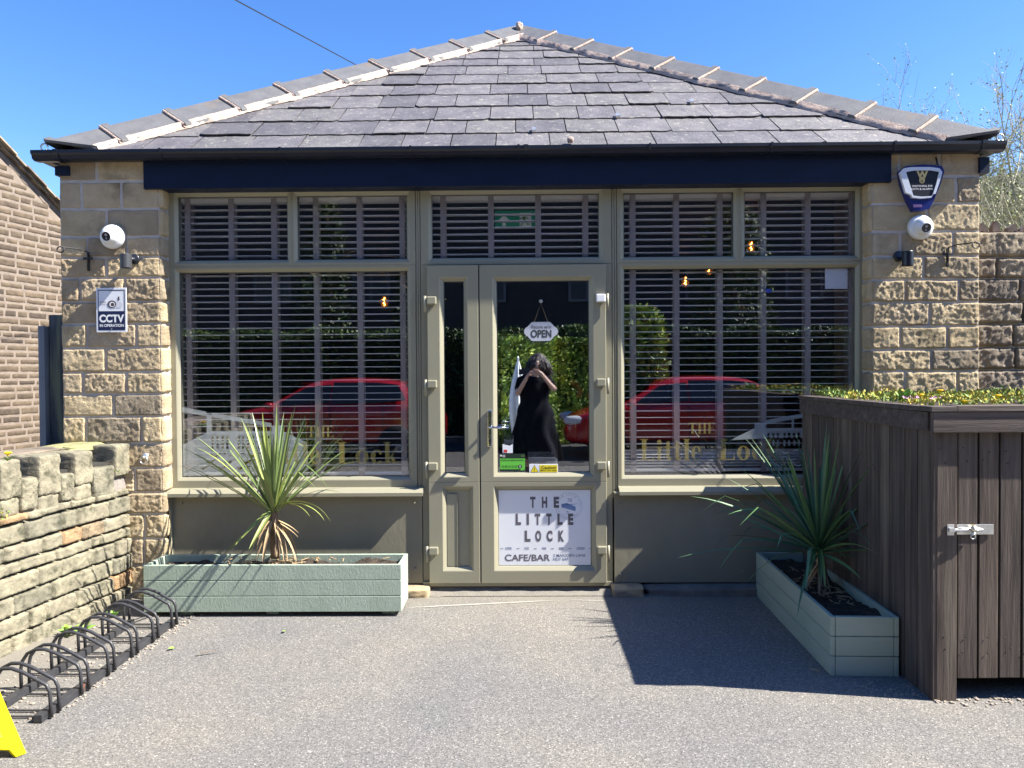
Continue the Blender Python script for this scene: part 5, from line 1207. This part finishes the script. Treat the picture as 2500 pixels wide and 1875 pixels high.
streak((990, 1485), (1356, 1467), .030, 1); streak((1395, 1466), (1480, 1468), .014, 2); streak((1000, 1462), (1300, 1443), .014, 3)
M_streak = film_mat('pale_cement_smear', (.50, .47, .42), .62)
tag(obj('cement_smear', b, M_streak), 'pale cement smear on the asphalt in front of the entrance door', 'stain')
# ------------------------------------------------------------------ trees
def branchy(name, label, base, H, seed, spread, mt, ml, depth=5, nleaf=6000, leaf=.02, lean=(0, 0, 0), group=None, multi=3, r0=.06, budcol=None):
    rg = random.Random(seed); t = thing(name, label, 'tree', base, group)
    b = MB(); tips = []
    def grow(p, d, L, r, lv):
        pts = [p]; q = p
        n = 4
        for k in range(n):
            d = (d+Vector((rg.uniform(-1, 1), rg.uniform(-1, 1), rg.uniform(-.5, 1)))*.13).normalized(); q = q+d*L/n; pts.append(q)
        b.tube(pts, [r*(1-.45*k/n) for k in range(n+1)], 5 if lv < 2 else 3, rg.random(), caps=False)
        if lv >= 2: tips.extend(pts[1:])
        if lv >= depth: return
        for k in range(rg.choice([3, 4]) if lv else multi+1):
            i = rg.randint(1, n); a = rg.uniform(0, 6.28); s = d.cross(Vector((math.cos(a), math.sin(a), .3))).normalized()
            grow(pts[i], (d+s*spread*rg.uniform(.5, 1.2)+Vector(lean)*.1).normalized(), L*rg.uniform(.55, .82), r*.56, lv+1)
    for k in range(multi):
        a = k*2.1+seed; grow(Vector(base)+Vector((math.cos(a)*.15, math.sin(a)*.15, 0)), Vector((math.cos(a)*.25+lean[0], math.sin(a)*.25+lean[1], 1)).normalized(), H*.36, r0, 0)
    obj('trunk', b, mt, t, smooth=True)
    b = MB()
    if tips:
        for k in range(nleaf):
            p = rg.choice(tips); leaflet(b, p+Vector((rg.gauss(0, 1), rg.gauss(0, 1), rg.gauss(0, 1)))*leaf*.9, leaf*rg.uniform(.6, 1.5), rg.random(), rg)
    obj('crown', b, ml, t); return t
M_bark = pm('pale_twig_bark', (.22, .21, .15), (.36, .34, .25), 20, .85)
M_bud = pm('budding_leaves', (.30, .36, .14), (.42, .48, .24), 9, .6, tint=[(.6, .65, .5), (1, 1, .9), (1.5, 1.4, 1.1)])
M_bush = pm('olive_bush_leaves', (.055, .075, .03), (.10, .13, .055), 4, .6, tint=[(.5, .6, .5), (1, 1, .9), (1.8, 1.7, 1.3)])
def GP(px, d): k = (px-1262)/1800; return (k*d, -4.77+d, 0)
branchy('budding_tree', 'bare budding tree with pale twigs rising above the wall on the right', GP(2520, 10.5), 6.3, 3, .78, M_bark, M_bud, 6, 24000, .030, multi=4, r0=.07)
branchy('budding_tree', 'smaller twiggy tree close behind the right wall beside the gutter end', GP(2450, 8.6), 4.3, 8, .8, M_bark, M_bud, 5, 10000, .024, multi=5, r0=.05)
branchy('bushy_tree', 'dense olive green shrub behind the retaining wall on the right', GP(2480, 12.0), 6.0, 12, .95, M_bark, M_bush, 5, 22000, .06, multi=5, r0=.06)
# ------------------------------------------------------------------ across the road (seen only mirrored in the glass)
M_hedge = pm('hedge_leaves', (.20, .30, .07), (.36, .42, .13), 5, .5, tint=[(.35, .45, .4), (.9, 1, .8), (1.7, 1.5, 1.0)], spec=.6)
M_dark = pm('dark_hedge_core', (.012, .018, .008), None, rough=1)
def hedge(name, label, x0, x1, y0, y1, z1, n, seed, leaf=.06, at=None, rz=0, m=None):
    rg = random.Random(seed); t = thing(name, label, 'hedge', at or (0, 0, 0), None, rz); ORG[t.name] = Vector((0, 0, 0))
    b = MB(); b.box(x0+.15, x1-.15, y0+.15, y1-.12, 0, z1-.15); obj('dense_core', b, M_dark, t)
    b = MB()
    for k in range(n):
        x = rg.uniform(x0, x1); f = rg.random()
        if f < .7: p = (x, y1-abs(rg.gauss(0, .10)), rg.uniform(0, z1))
        else: p = (x, rg.uniform(y0, y1), z1-abs(rg.gauss(0, .08)))
        p = Vector(p)+Vector((0, .12*fr(p[0]*.9, p[2]*.9, seed), .10*fr(p[0]*1.3, 0, seed)))
        leaflet(b, p, leaf*rg.uniform(.6, 1.4), min(1, max(0, .5+.5*fr(p.x*2, p.z*2, 5)+rg.gauss(0, .15))), rg)
    obj('leaves', b, m or M_hedge, t); return t
M_hedge2 = pm('dark_hedge_leaves', (.045, .085, .025), (.09, .14, .045), 5, .5, tint=[(.35, .45, .4), (.9, 1, .8), (1.7, 1.5, 1.0)], spec=.5)
hedge('garden_hedge', 'clipped green hedge across the road reflected in the door glass', -9, 9, -11.6, -10.6, 2.35, 40000, 4, .075, m=M_hedge2)
hedge('added_hedge_piece', 'added yellow-green hedge piece across the road, turned to the sun to brighten the reflection', -1.5, 1.3, -.5, .4, 2.1, 16000, 14, .085, (.35, -9.75, 0), R(-38))  # extra hedge piece, angled to catch sun for the door reflection
M_ev0 = 1
M_ev = pm('evergreen_leaves', (.03, .055, .022), (.07, .11, .04), 4, .6, tint=[(.4, .5, .5), (1, 1, .9), (1.9, 1.8, 1.2)])
def crown_tree(name, label, x, y, H, Rr, seed, m, conic, group=None):
    rg = random.Random(seed); t = thing(name, label, 'tree', (x, y, 0), group)
    b = MB(); b.tube([(x, y, 0), (x+.1, y, H*.5), (x, y, H*.9)], [.16, .10, .03], 8)
    for k in range(14):
        a = k*2.4; z = H*(.3+.045*k); L = Rr*(1-z/H)*1.1+.3; b.tube([(x, y, z), (x+math.cos(a)*L*.6, y+math.sin(a)*L*.6, z+.3), (x+math.cos(a)*L, y+math.sin(a)*L, z+.35)], [.05, .03, .01], 5)
    obj('trunk', b, M_trunk, t, smooth=True); b = MB()
    for k in range(9000):
        z = H*(.12+.88*rg.random()**.8); rmax = Rr*((1-z/H)**.7 if conic else math.sqrt(max(.02, 1-((z/H-.58)/.46)**2)))
        a = rg.uniform(0, 6.28); cl = .75+.35*fr(math.cos(a)*1.6, math.sin(a)*1.6+z*.7, seed); r_ = rmax*cl*rg.random()**.35
        leaflet(b, (x+r_*math.cos(a), y+r_*math.sin(a), z), .11*rg.uniform(.5, 1.5), min(1, max(0, .5+.5*fr(a, z, seed)+rg.gauss(0, .15))), rg)
    obj('crown', b, m, t); return t
crown_tree('evergreen_tree', 'tall dark evergreen across the road mirrored in the left shop window', -4.6, -12.6, 6.0, 1.5, 1, M_ev, True)
crown_tree('evergreen_tree', 'second dark evergreen across the road, mirrored left of the door', -2.6, -13.2, 5.6, 1.1, 2, M_ev, True)
crown_tree('broadleaf_tree', 'rounded green tree across the road mirrored at the left of the right window', 2.2, -8.9, 2.6, .75, 3, M_hedge, False)
crown_tree('broadleaf_tree', 'reddish green tree across the road mirrored high in the right window', 5.0, -12.4, 5.2, 1.3, 4, M_ev, False)
# terrace of houses opposite, in shade
M_ter = pm('shaded_terrace_stone', (.018, .020, .024), (.032, .034, .038), 3, .9, .5, 20)  # shade put into the stone colour so the glass reflects dark
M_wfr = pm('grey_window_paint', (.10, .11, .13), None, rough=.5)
def terrace(x0, x1, y, H, label):
    t = thing('terrace_house', label, 'house', ((x0+x1)/2, y, 0), 'terraced houses across the road')
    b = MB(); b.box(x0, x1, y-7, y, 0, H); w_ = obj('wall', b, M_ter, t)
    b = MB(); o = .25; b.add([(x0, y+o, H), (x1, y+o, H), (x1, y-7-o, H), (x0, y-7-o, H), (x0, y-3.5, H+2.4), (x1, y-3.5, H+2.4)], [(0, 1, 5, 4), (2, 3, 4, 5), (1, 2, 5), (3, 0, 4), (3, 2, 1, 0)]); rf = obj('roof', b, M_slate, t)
    b = MB(); b.box(x0+.2, x0+.9, y-3.8, y-3.1, H+1.6, H+3.4); b.lathe([(.12, 0), (.1, .4), (0, .4)], (x0+.55, y-3.45, H+3.4), n=10); obj('chimney', b, M_ter, rf)
    for cx_ in (x0+(x1-x0)*.28, x0+(x1-x0)*.74):
        for z in (1.0, 3.7):
            if z < 2 and cx_ > (x0+x1)/2:
                b = MB(); b.box(cx_-.45, cx_+.45, y+.002, y+.05, .1, 2.1); obj('front_door', b, M_navy, t); continue
            b = MB(); b.rings([(cx_-.6, cx_+.6, z, z+1.4, y+.06), (cx_-.52, cx_+.52, z+.08, z+1.32, y+.06), (cx_-.52, cx_+.52, z+.08, z+1.32, y+.005), (cx_-.6, cx_+.6, z, z+1.4, y+.005)]); b.box(cx_-.03, cx_+.03, y+.01, y+.055, z+.08, z+1.32); f_ = obj('window', b, M_wfr, t)
            b = MB(); b.box(cx_-.52, cx_+.52, y+.006, y+.02, z+.08, z+1.32); obj('pane', b, M_black, f_)
xs_ = [-24, -17, -10, -3, 4, 11, 18, 25]
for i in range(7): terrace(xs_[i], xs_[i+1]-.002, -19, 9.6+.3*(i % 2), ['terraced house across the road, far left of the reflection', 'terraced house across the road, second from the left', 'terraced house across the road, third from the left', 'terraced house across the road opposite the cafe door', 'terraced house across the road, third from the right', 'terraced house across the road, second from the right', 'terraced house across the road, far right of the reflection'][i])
# road behind the camera with a kerb
b = MB(); b.box(-60, 60, -10.1, -6.4, -.02, .004); struct('road', b, pm('road_asphalt', (.06, .06, .062), (.085, .083, .08), 2, .85, .5, 90))
b = MB(); b.box(-60, 60, -10.5, -10.102, -.02, .12); struct('kerb', b, M_conc)
# closed parasol
t = thing('closed_parasol', 'closed white parasol standing across the road behind the photographer', 'parasol', (-.03, -5.75, 0))
b = MB(); rgp = random.Random(2)
def pf_(u, v):
    a = u*2*math.pi; z = 1.62-1.05*v; r_ = (.012+.10*math.sin(min(1, v*1.25)*math.pi*.62))*(1+.22*math.cos(a*8))*(1 if v < .8 else 1-.5*(v-.8)*2)
    return (-.03+r_*math.cos(a), -5.75+r_*math.sin(a), z)
b.grid(pf_, 64, 20); obj('folded_canopy', b, pm('white_canvas', (.80, .79, .74), None, rough=.8), t, smooth=True)
b = MB(); b.lathe([(.017, 0), (.017, 1.66), (0, 1.68)], (-.03, -5.75, 0), n=10); b.lathe([(.22, 0), (.22, .05), (.05, .09), (0, .09)], (-.03, -5.75, 0), n=20); obj('pole_and_base', b, M_galv, t)
# ------------------------------------------------------------------ red cars
M_red = pm('red_car_paint', (.42, .009, .012), (.44, .010, .013), 2, .25, coat=1.0)
M_carglass = pm('car_glass', (.01, .012, .015), None, rough=.04, spec=.8)
M_tyre = pm('tyre_rubber', (.02, .02, .02), None, rough=.8)
def car(loc, label):
    t = thing('red_car', label, 'car', loc, 'red cars parked on the road')
    # stations along x (nose at -2.0): x, half width low, z sill, z belt, z roof, half width roof
    st = [(-2.0, .62, .34, .58, .58, .50), (-1.92, .76, .26, .72, .73, .60), (-1.6, .82, .22, .86, .88, .66), (-1.15, .84, .2, .93, .97, .70), (-.95, .84, .2, .95, 1.03, .68), (-.35, .85, .2, .97, 1.42, .56), (.1, .85, .2, .98, 1.49, .56), (.9, .85, .2, 1.0, 1.48, .56), (1.35, .84, .2, 1.02, 1.42, .55), (1.80, .80, .24, 1.02, 1.06, .62), (1.94, .76, .28, .92, .94, .60), (2.0, .66, .36, .60, .62, .52)]
    b = MB(); vs = []; m_ = 11
    for (x, w_, z0, zb, zr, wr) in st:
        se = [(-w_*.93, z0), (-w_, z0+.14), (-w_, zb-.14), (-w_*.965, zb), (-wr, zr-.03), (-wr*.75, zr), (0, zr+.012), (wr*.75, zr), (wr, zr-.03), (w_*.965, zb), (w_, zb-.14), (w_, z0+.14), (w_*.93, z0)]
        m_ = len(se); vs += [(x, y, z) for y, z in se]
    n_ = len(st); fs = [(i*m_+k, i*m_+(k+1) % m_, (i+1)*m_+(k+1) % m_, (i+1)*m_+k) for i in range(n_-1) for k in range(m_)]+[tuple(range(m_))[::-1], tuple((n_-1)*m_+k for k in range(m_))]
    b.add(vs, fs); body = obj('body', b, M_red, t, local=True, smooth=True, fix=True); sm = body.modifiers.new('s', 'SUBSURF'); sm.levels = 2; sm.render_levels = 2
    def P_(i, f, sg, off=.012):
        x, w_, z0, zb, zr, wr = st[i]; y = w_*.965+(wr-w_*.965)*f; return (x, sg*(y+off), zb+(zr-.03-zb)*f+off*.4)
    for sg in (-1, 1):
        b = MB(); lo = [P_(i, .10, sg) for i in (4, 5, 6)]; hi = [P_(i, .80, sg) for i in (6, 5)]; ptl = [(-.80, sg*.835, 1.005)]+lo[1:]+hi
        b.add(ptl, [tuple(range(len(ptl)))]); 
        lo = [(.14, sg*.835, 1.02), (.9, sg*.835, 1.03), (1.42, sg*.82, 1.08), (1.25, sg*.64, 1.36), (.88, sg*.60, 1.40), (.14, sg*.60, 1.41)]; b.add(lo, [tuple(range(6))]); obj('side_windows', b, M_carglass, t, local=True)
        b = MB(); b.rock((-.88, sg*.93, 1.0), (.07, .07, .06), 1, .05, 5); obj('door_mirror', b, M_red, t, local=True, smooth=True)
    b = MB(); b.add([(-.98, -.66, 1.03), (-.98, .66, 1.03), (-.40, .54, 1.40), (-.40, -.54, 1.40)], [(0, 1, 2, 3)]); b.add([(1.40, -.52, 1.40), (1.40, .52, 1.40), (1.80, .58, 1.10), (1.80, -.58, 1.10)], [(0, 1, 2, 3)]); obj('screens', b, M_carglass, t, local=True)
    for sg in (-1, 1):
        b = MB(); b.box(-.90, 1.0, sg*.845-.012, sg*.845+.012, .24, .34); b.box(.115, .125, sg*.845-.01, sg*.845+.01, .34, 1.0); b.box(-.80, -.79, sg*.84-.01, sg*.84+.015, .34, .95); b.box(1.03, 1.04, sg*.84-.01, sg*.84+.01, .55, 1.0); obj('side_trim', b, M_black, t, local=True)
        b = MB(); b.box(-.02, .09, sg*.86-.012, sg*.86+.012, .84, .865); b.box(.85, .96, sg*.86-.012, sg*.86+.012, .86, .885); obj('door_handles', b, M_red, t, local=True, bevel=.005)
        b = MB(); b.rock((-1.80, sg*.66, .70), (.20, .13, .085), 3, .03, 6, 3); obj('headlight', b, pm('headlamp', (.6, .63, .66), None, rough=.15) if 'headlamp' not in bpy.data.materials else bpy.data.materials['headlamp'], t, local=True, smooth=True)
        b = MB(); b.rock((1.86, sg*.70, .92), (.09, .09, .13), 4, .03, 6, 3); obj('tail_light', b, pm('tail_lamp', (.5, .03, .02), None, rough=.15) if 'tail_lamp' not in bpy.data.materials else bpy.data.materials['tail_lamp'], t, local=True, smooth=True)
        for x in (-1.25, 1.25):
            b = MB(); b.lathe([(.19, -.1), (.30, -.1), (.315, -.06), (.315, .06), (.30, .1), (.19, .1)], (x, sg*.78, .315), (0, sg, 0), 28); w_ = obj('wheel', b, M_tyre, t, local=True, smooth=True)
            b = MB(); b.lathe([(.0, .02), (.195, .02), (.20, .095), (.185, .095), (.18, .05), (.04, .07), (0, .075)], (x, sg*.78, .315), (0, sg, 0), 28)
            for k in range(5): a = k*1.2566; b.obox((x+.11*math.cos(a), sg*.855, .315+.11*math.sin(a)), Vector((math.cos(a), 0, math.sin(a))), Vector((0, 1, 0)), Vector((-math.sin(a), 0, math.cos(a))), .09, .012, .016)
            obj('rim', b, M_galv, w_, local=True)
    t.scale = (.97, .97, .92); return t
k1_ = car((-3.25, -7.9, 0), 'red hatchback parked on the road, mirrored in the left shop window')
k2_ = dup(k1_, (2.65, -7.9, 0), 'red hatchback parked on the road, mirrored in the door and right window')
# ------------------------------------------------------------------ the photographer (mirrored in the door)
M_skin = pm('skin', (.36, .21, .15), (.40, .25, .18), 6, .5)
M_cloth = pm('black_cotton', (.004, .004, .006), (.007, .007, .009), 8, .95, spec=.1)
M_hair = pm('dark_brown_hair', (.018, .011, .008), (.035, .02, .014), 30, .6, .8, 60, stretch=(1, 1, .2))
pt_ = thing('person', 'person in long black dress with dark curly hair holding up a phone', 'person', (.20, -5.02, 0))
V = {}; order = []; edges = []
def jt(n, p, r, par=None):
    V[n] = len(order); order.append((p, r))
    if par: edges.append((V[par], V[n]))
PX, PY = .20, -5.05
jt('pelvis', (PX, PY, .92), (.16, .12)); jt('waist', (PX, PY, 1.06), (.125, .095), 'pelvis'); jt('chest', (PX, PY+.01, 1.24), (.15, .11), 'waist'); jt('neckb', (PX+.01, PY, 1.37), (.07, .06), 'chest'); jt('neck', (PX+.02, PY+.02, 1.43), (.050, .050), 'neckb')
jt('head0', (PX+.03, PY+.035, 1.49), (.062, .075), 'neck'); jt('head1', (PX+.035, PY+.03, 1.56), (.078, .095), 'head0'); jt('head2', (PX+.04, PY+.02, 1.625), (.06, .075), 'head1')
jt('nose', (PX+.035, PY+.125, 1.545), (.010, .012), 'head1')
for sg, n in ((-1, 'l'), (1, 'r')):
    jt('hip'+n, (PX+sg*.09, PY, .86), (.095, .10), 'pelvis'); jt('knee'+n, (PX+sg*.10, PY+.02, .48), (.058, .06), 'hip'+n); jt('calf'+n, (PX+sg*.10, PY-.01, .34), (.052, .055), 'knee'+n); jt('ank'+n, (PX+sg*.10, PY-.01, .09), (.034, .038), 'calf'+n); jt('heel'+n, (PX+sg*.10, PY-.03, .045), (.034, .034), 'ank'+n); jt('toe'+n, (PX+sg*.115, PY+.16, .028), (.036, .024), 'ank'+n)
jt('shr', (PX+.165, PY, 1.33), (.058, .055), 'chest'); jt('elr', (PX+.27, PY+.14, 1.20), (.038, .038), 'shr'); jt('wrr', (PX-.03, PY+.20, 1.40), (.024, .026), 'elr') if False else jt('wrr', (PX+.10, PY+.21, 1.41), (.024, .026), 'elr'); jt('plr', (PX+.065, PY+.215, 1.455), (.034, .016), 'wrr')
jt('shl', (PX-.165, PY, 1.33), (.058, .055), 'chest'); jt('ell', (PX-.25, PY+.10, 1.13), (.038, .038), 'shl'); jt('wrl', (PX-.12, PY+.21, 1.36), (.024, .026), 'ell'); jt('pll', (PX-.095, PY+.215, 1.425), (.034, .016), 'wrl')
for side_, bx, sgn in (('r', PX+.05, -1), ('l', PX-.085, 1)):
    for k in range(4):
        z0 = 1.448+.0*k+(.012*k-.018 if side_ == 'r' else .012*k-.04)
        n0 = 'f%s%d' % (side_, k); jt(n0+'a', (bx+sgn*.030, PY+.212+.004*k, z0+.012), (.0088, .0088), 'pl'+side_); jt(n0+'b', (bx+sgn*(.055+.004*(k % 3)), PY+.218, z0+.014), (.0078, .0078), n0+'a'); jt(n0+'c', (bx+sgn*(.072+.003*(k % 2)), PY+.205, z0+.012), (.0066, .0066), n0+'b')
    jt('th%sa' % side_, (bx+sgn*.018, PY+.19, 1.43 if side_ == 'r' else 1.405), (.010, .010), 'pl'+side_); jt('th%sb' % side_, (bx+sgn*.045, PY+.185, 1.44 if side_ == 'r' else 1.41), (.0085, .0085), 'th%sa' % side_)
me = bpy.data.meshes.new('body'); me.from_pydata([p for p, r in order], edges, []); me.materials.append(M_skin)
bo = bpy.data.objects.new('body', me); col.objects.link(bo); bo.parent = pt_
for v_ in me.vertices: v_.co = v_.co-Vector((.20, -5.02, 0))
sk = bo.modifiers.new('skin', 'SKIN'); sk.use_smooth_shade = True
for i, (p, r) in enumerate(order): me.skin_vertices[0].data[i].radius = r; me.skin_vertices[0].data[i].use_root = (i == 0)
ss_ = bo.modifiers.new('sub', 'SUBSURF'); ss_.levels = 2; ss_.render_levels = 2
ORG[pt_.name] = Vector((.20, -5.02, 0))
b = MB()
def dress(u, v):
    a = u*2*math.pi; z = 1.385-1.13*v
    keys = [(0, .075, .065), (.03, .15, .09), (.07, .20, .115), (.16, .185, .125), (.30, .155, .12), (.42, .20, .15), (.7, .24, .19), (1, .29, .23)]
    for i in range(len(keys)-1):
        if keys[i][0] <= v <= keys[i+1][0]+1e-9:
            f_ = (v-keys[i][0])/(keys[i+1][0]-keys[i][0]); rx = (keys[i][1]+(keys[i+1][1]-keys[i][1])*f_)*(1.22 if v > .12 else 1+v*1.8); ry = keys[i][2]+(keys[i+1][2]-keys[i][2])*f_; break
    fold = 1+(.03+.09*v)*math.cos(a*7+5*nz(v*2.2, 1))+.05*nz(math.cos(a)*2.5, math.sin(a)*2.5, v*6)
    return (PX+rx*fold*math.cos(a), PY+ry*fold*math.sin(a), z+.01*math.sin(a*2)*v)
b.grid(dress, 64, 40)
for sx, ex in ((1, Vector((PX+.235, PY+.09, 1.25))), (-1, Vector((PX-.22, PY+.07, 1.21)))):
    b.tube([(PX+sx*.12, PY, 1.345), (PX+sx*.18, PY+.01, 1.325), ex], [.075, .078, .062], 16)
obj('dress', b, M_cloth, pt_, smooth=True)
b = MB(); rg = random.Random(9)
b.rock((PX+.05, PY-.02, 1.565), (.125, .12, .135), 4, .14, 12, 2.2)
for k in range(320):
    a = rg.uniform(0, 6.28); e = rg.uniform(-.9, 1.5); d = Vector((math.cos(a)*math.cos(e), math.sin(a)*math.cos(e), math.sin(e)))
    if d.y > .35 and -.9 < d.z < .35: continue
    p = Vector((PX+.05, PY-.02, 1.555))+Vector((d.x*.14, d.y*.125, d.z*.13)); q_ = [p]
    for j in range(5): p = p+Vector((d.x*.012, d.y*.010, -.028))+Vector((rg.uniform(-.012, .012), rg.uniform(-.012, .012), 0)); q_.append(p)
    b.tube(q_, [.014, .014, .012, .012, .010, .005], 5)
obj('hair', b, M_hair, pt_, smooth=True)
b = MB()
for sg in (-1, 1):
    c = Vector((PX+.037+sg*.030, PY+.105, 1.562)); b.lathe([(0, -.010), (.010, -.006), (.012, 0), (.008, .008), (0, .011)], c, (0, 1, 0), 12)
obj('eyes', b, M_white, pt_, smooth=True)
b = MB(); b.tube([(PX+.012, PY+.108, 1.505), (PX+.036, PY+.114, 1.502), (PX+.060, PY+.108, 1.505)], [.003, .006, .003], 6); obj('mouth', b, pm('lips', (.4, .12, .10), None), pt_, smooth=True)
b = MB()
for sg in (-1, 1): b.rock((PX+.035+sg*.082, PY+.02, 1.55), (.010, .022, .03), 5, .05, 4, 2)
obj('ears', b, M_skin, pt_, smooth=True)
b = MB()
for sg in (-1, 1): b.rock((PX+sg*.108, PY+.065, .030), (.045, .13, .030), 6, .03, 6, 3)
obj('shoes', b, M_black, pt_, smooth=True)
b = MB(); b.box(-.02, .135, -4.835, -4.827, 1.415, 1.49); ph = obj('phone', b, M_black, bevel=.003); tag(ph, 'black smartphone held sideways in the hands of the photographer', 'phone')
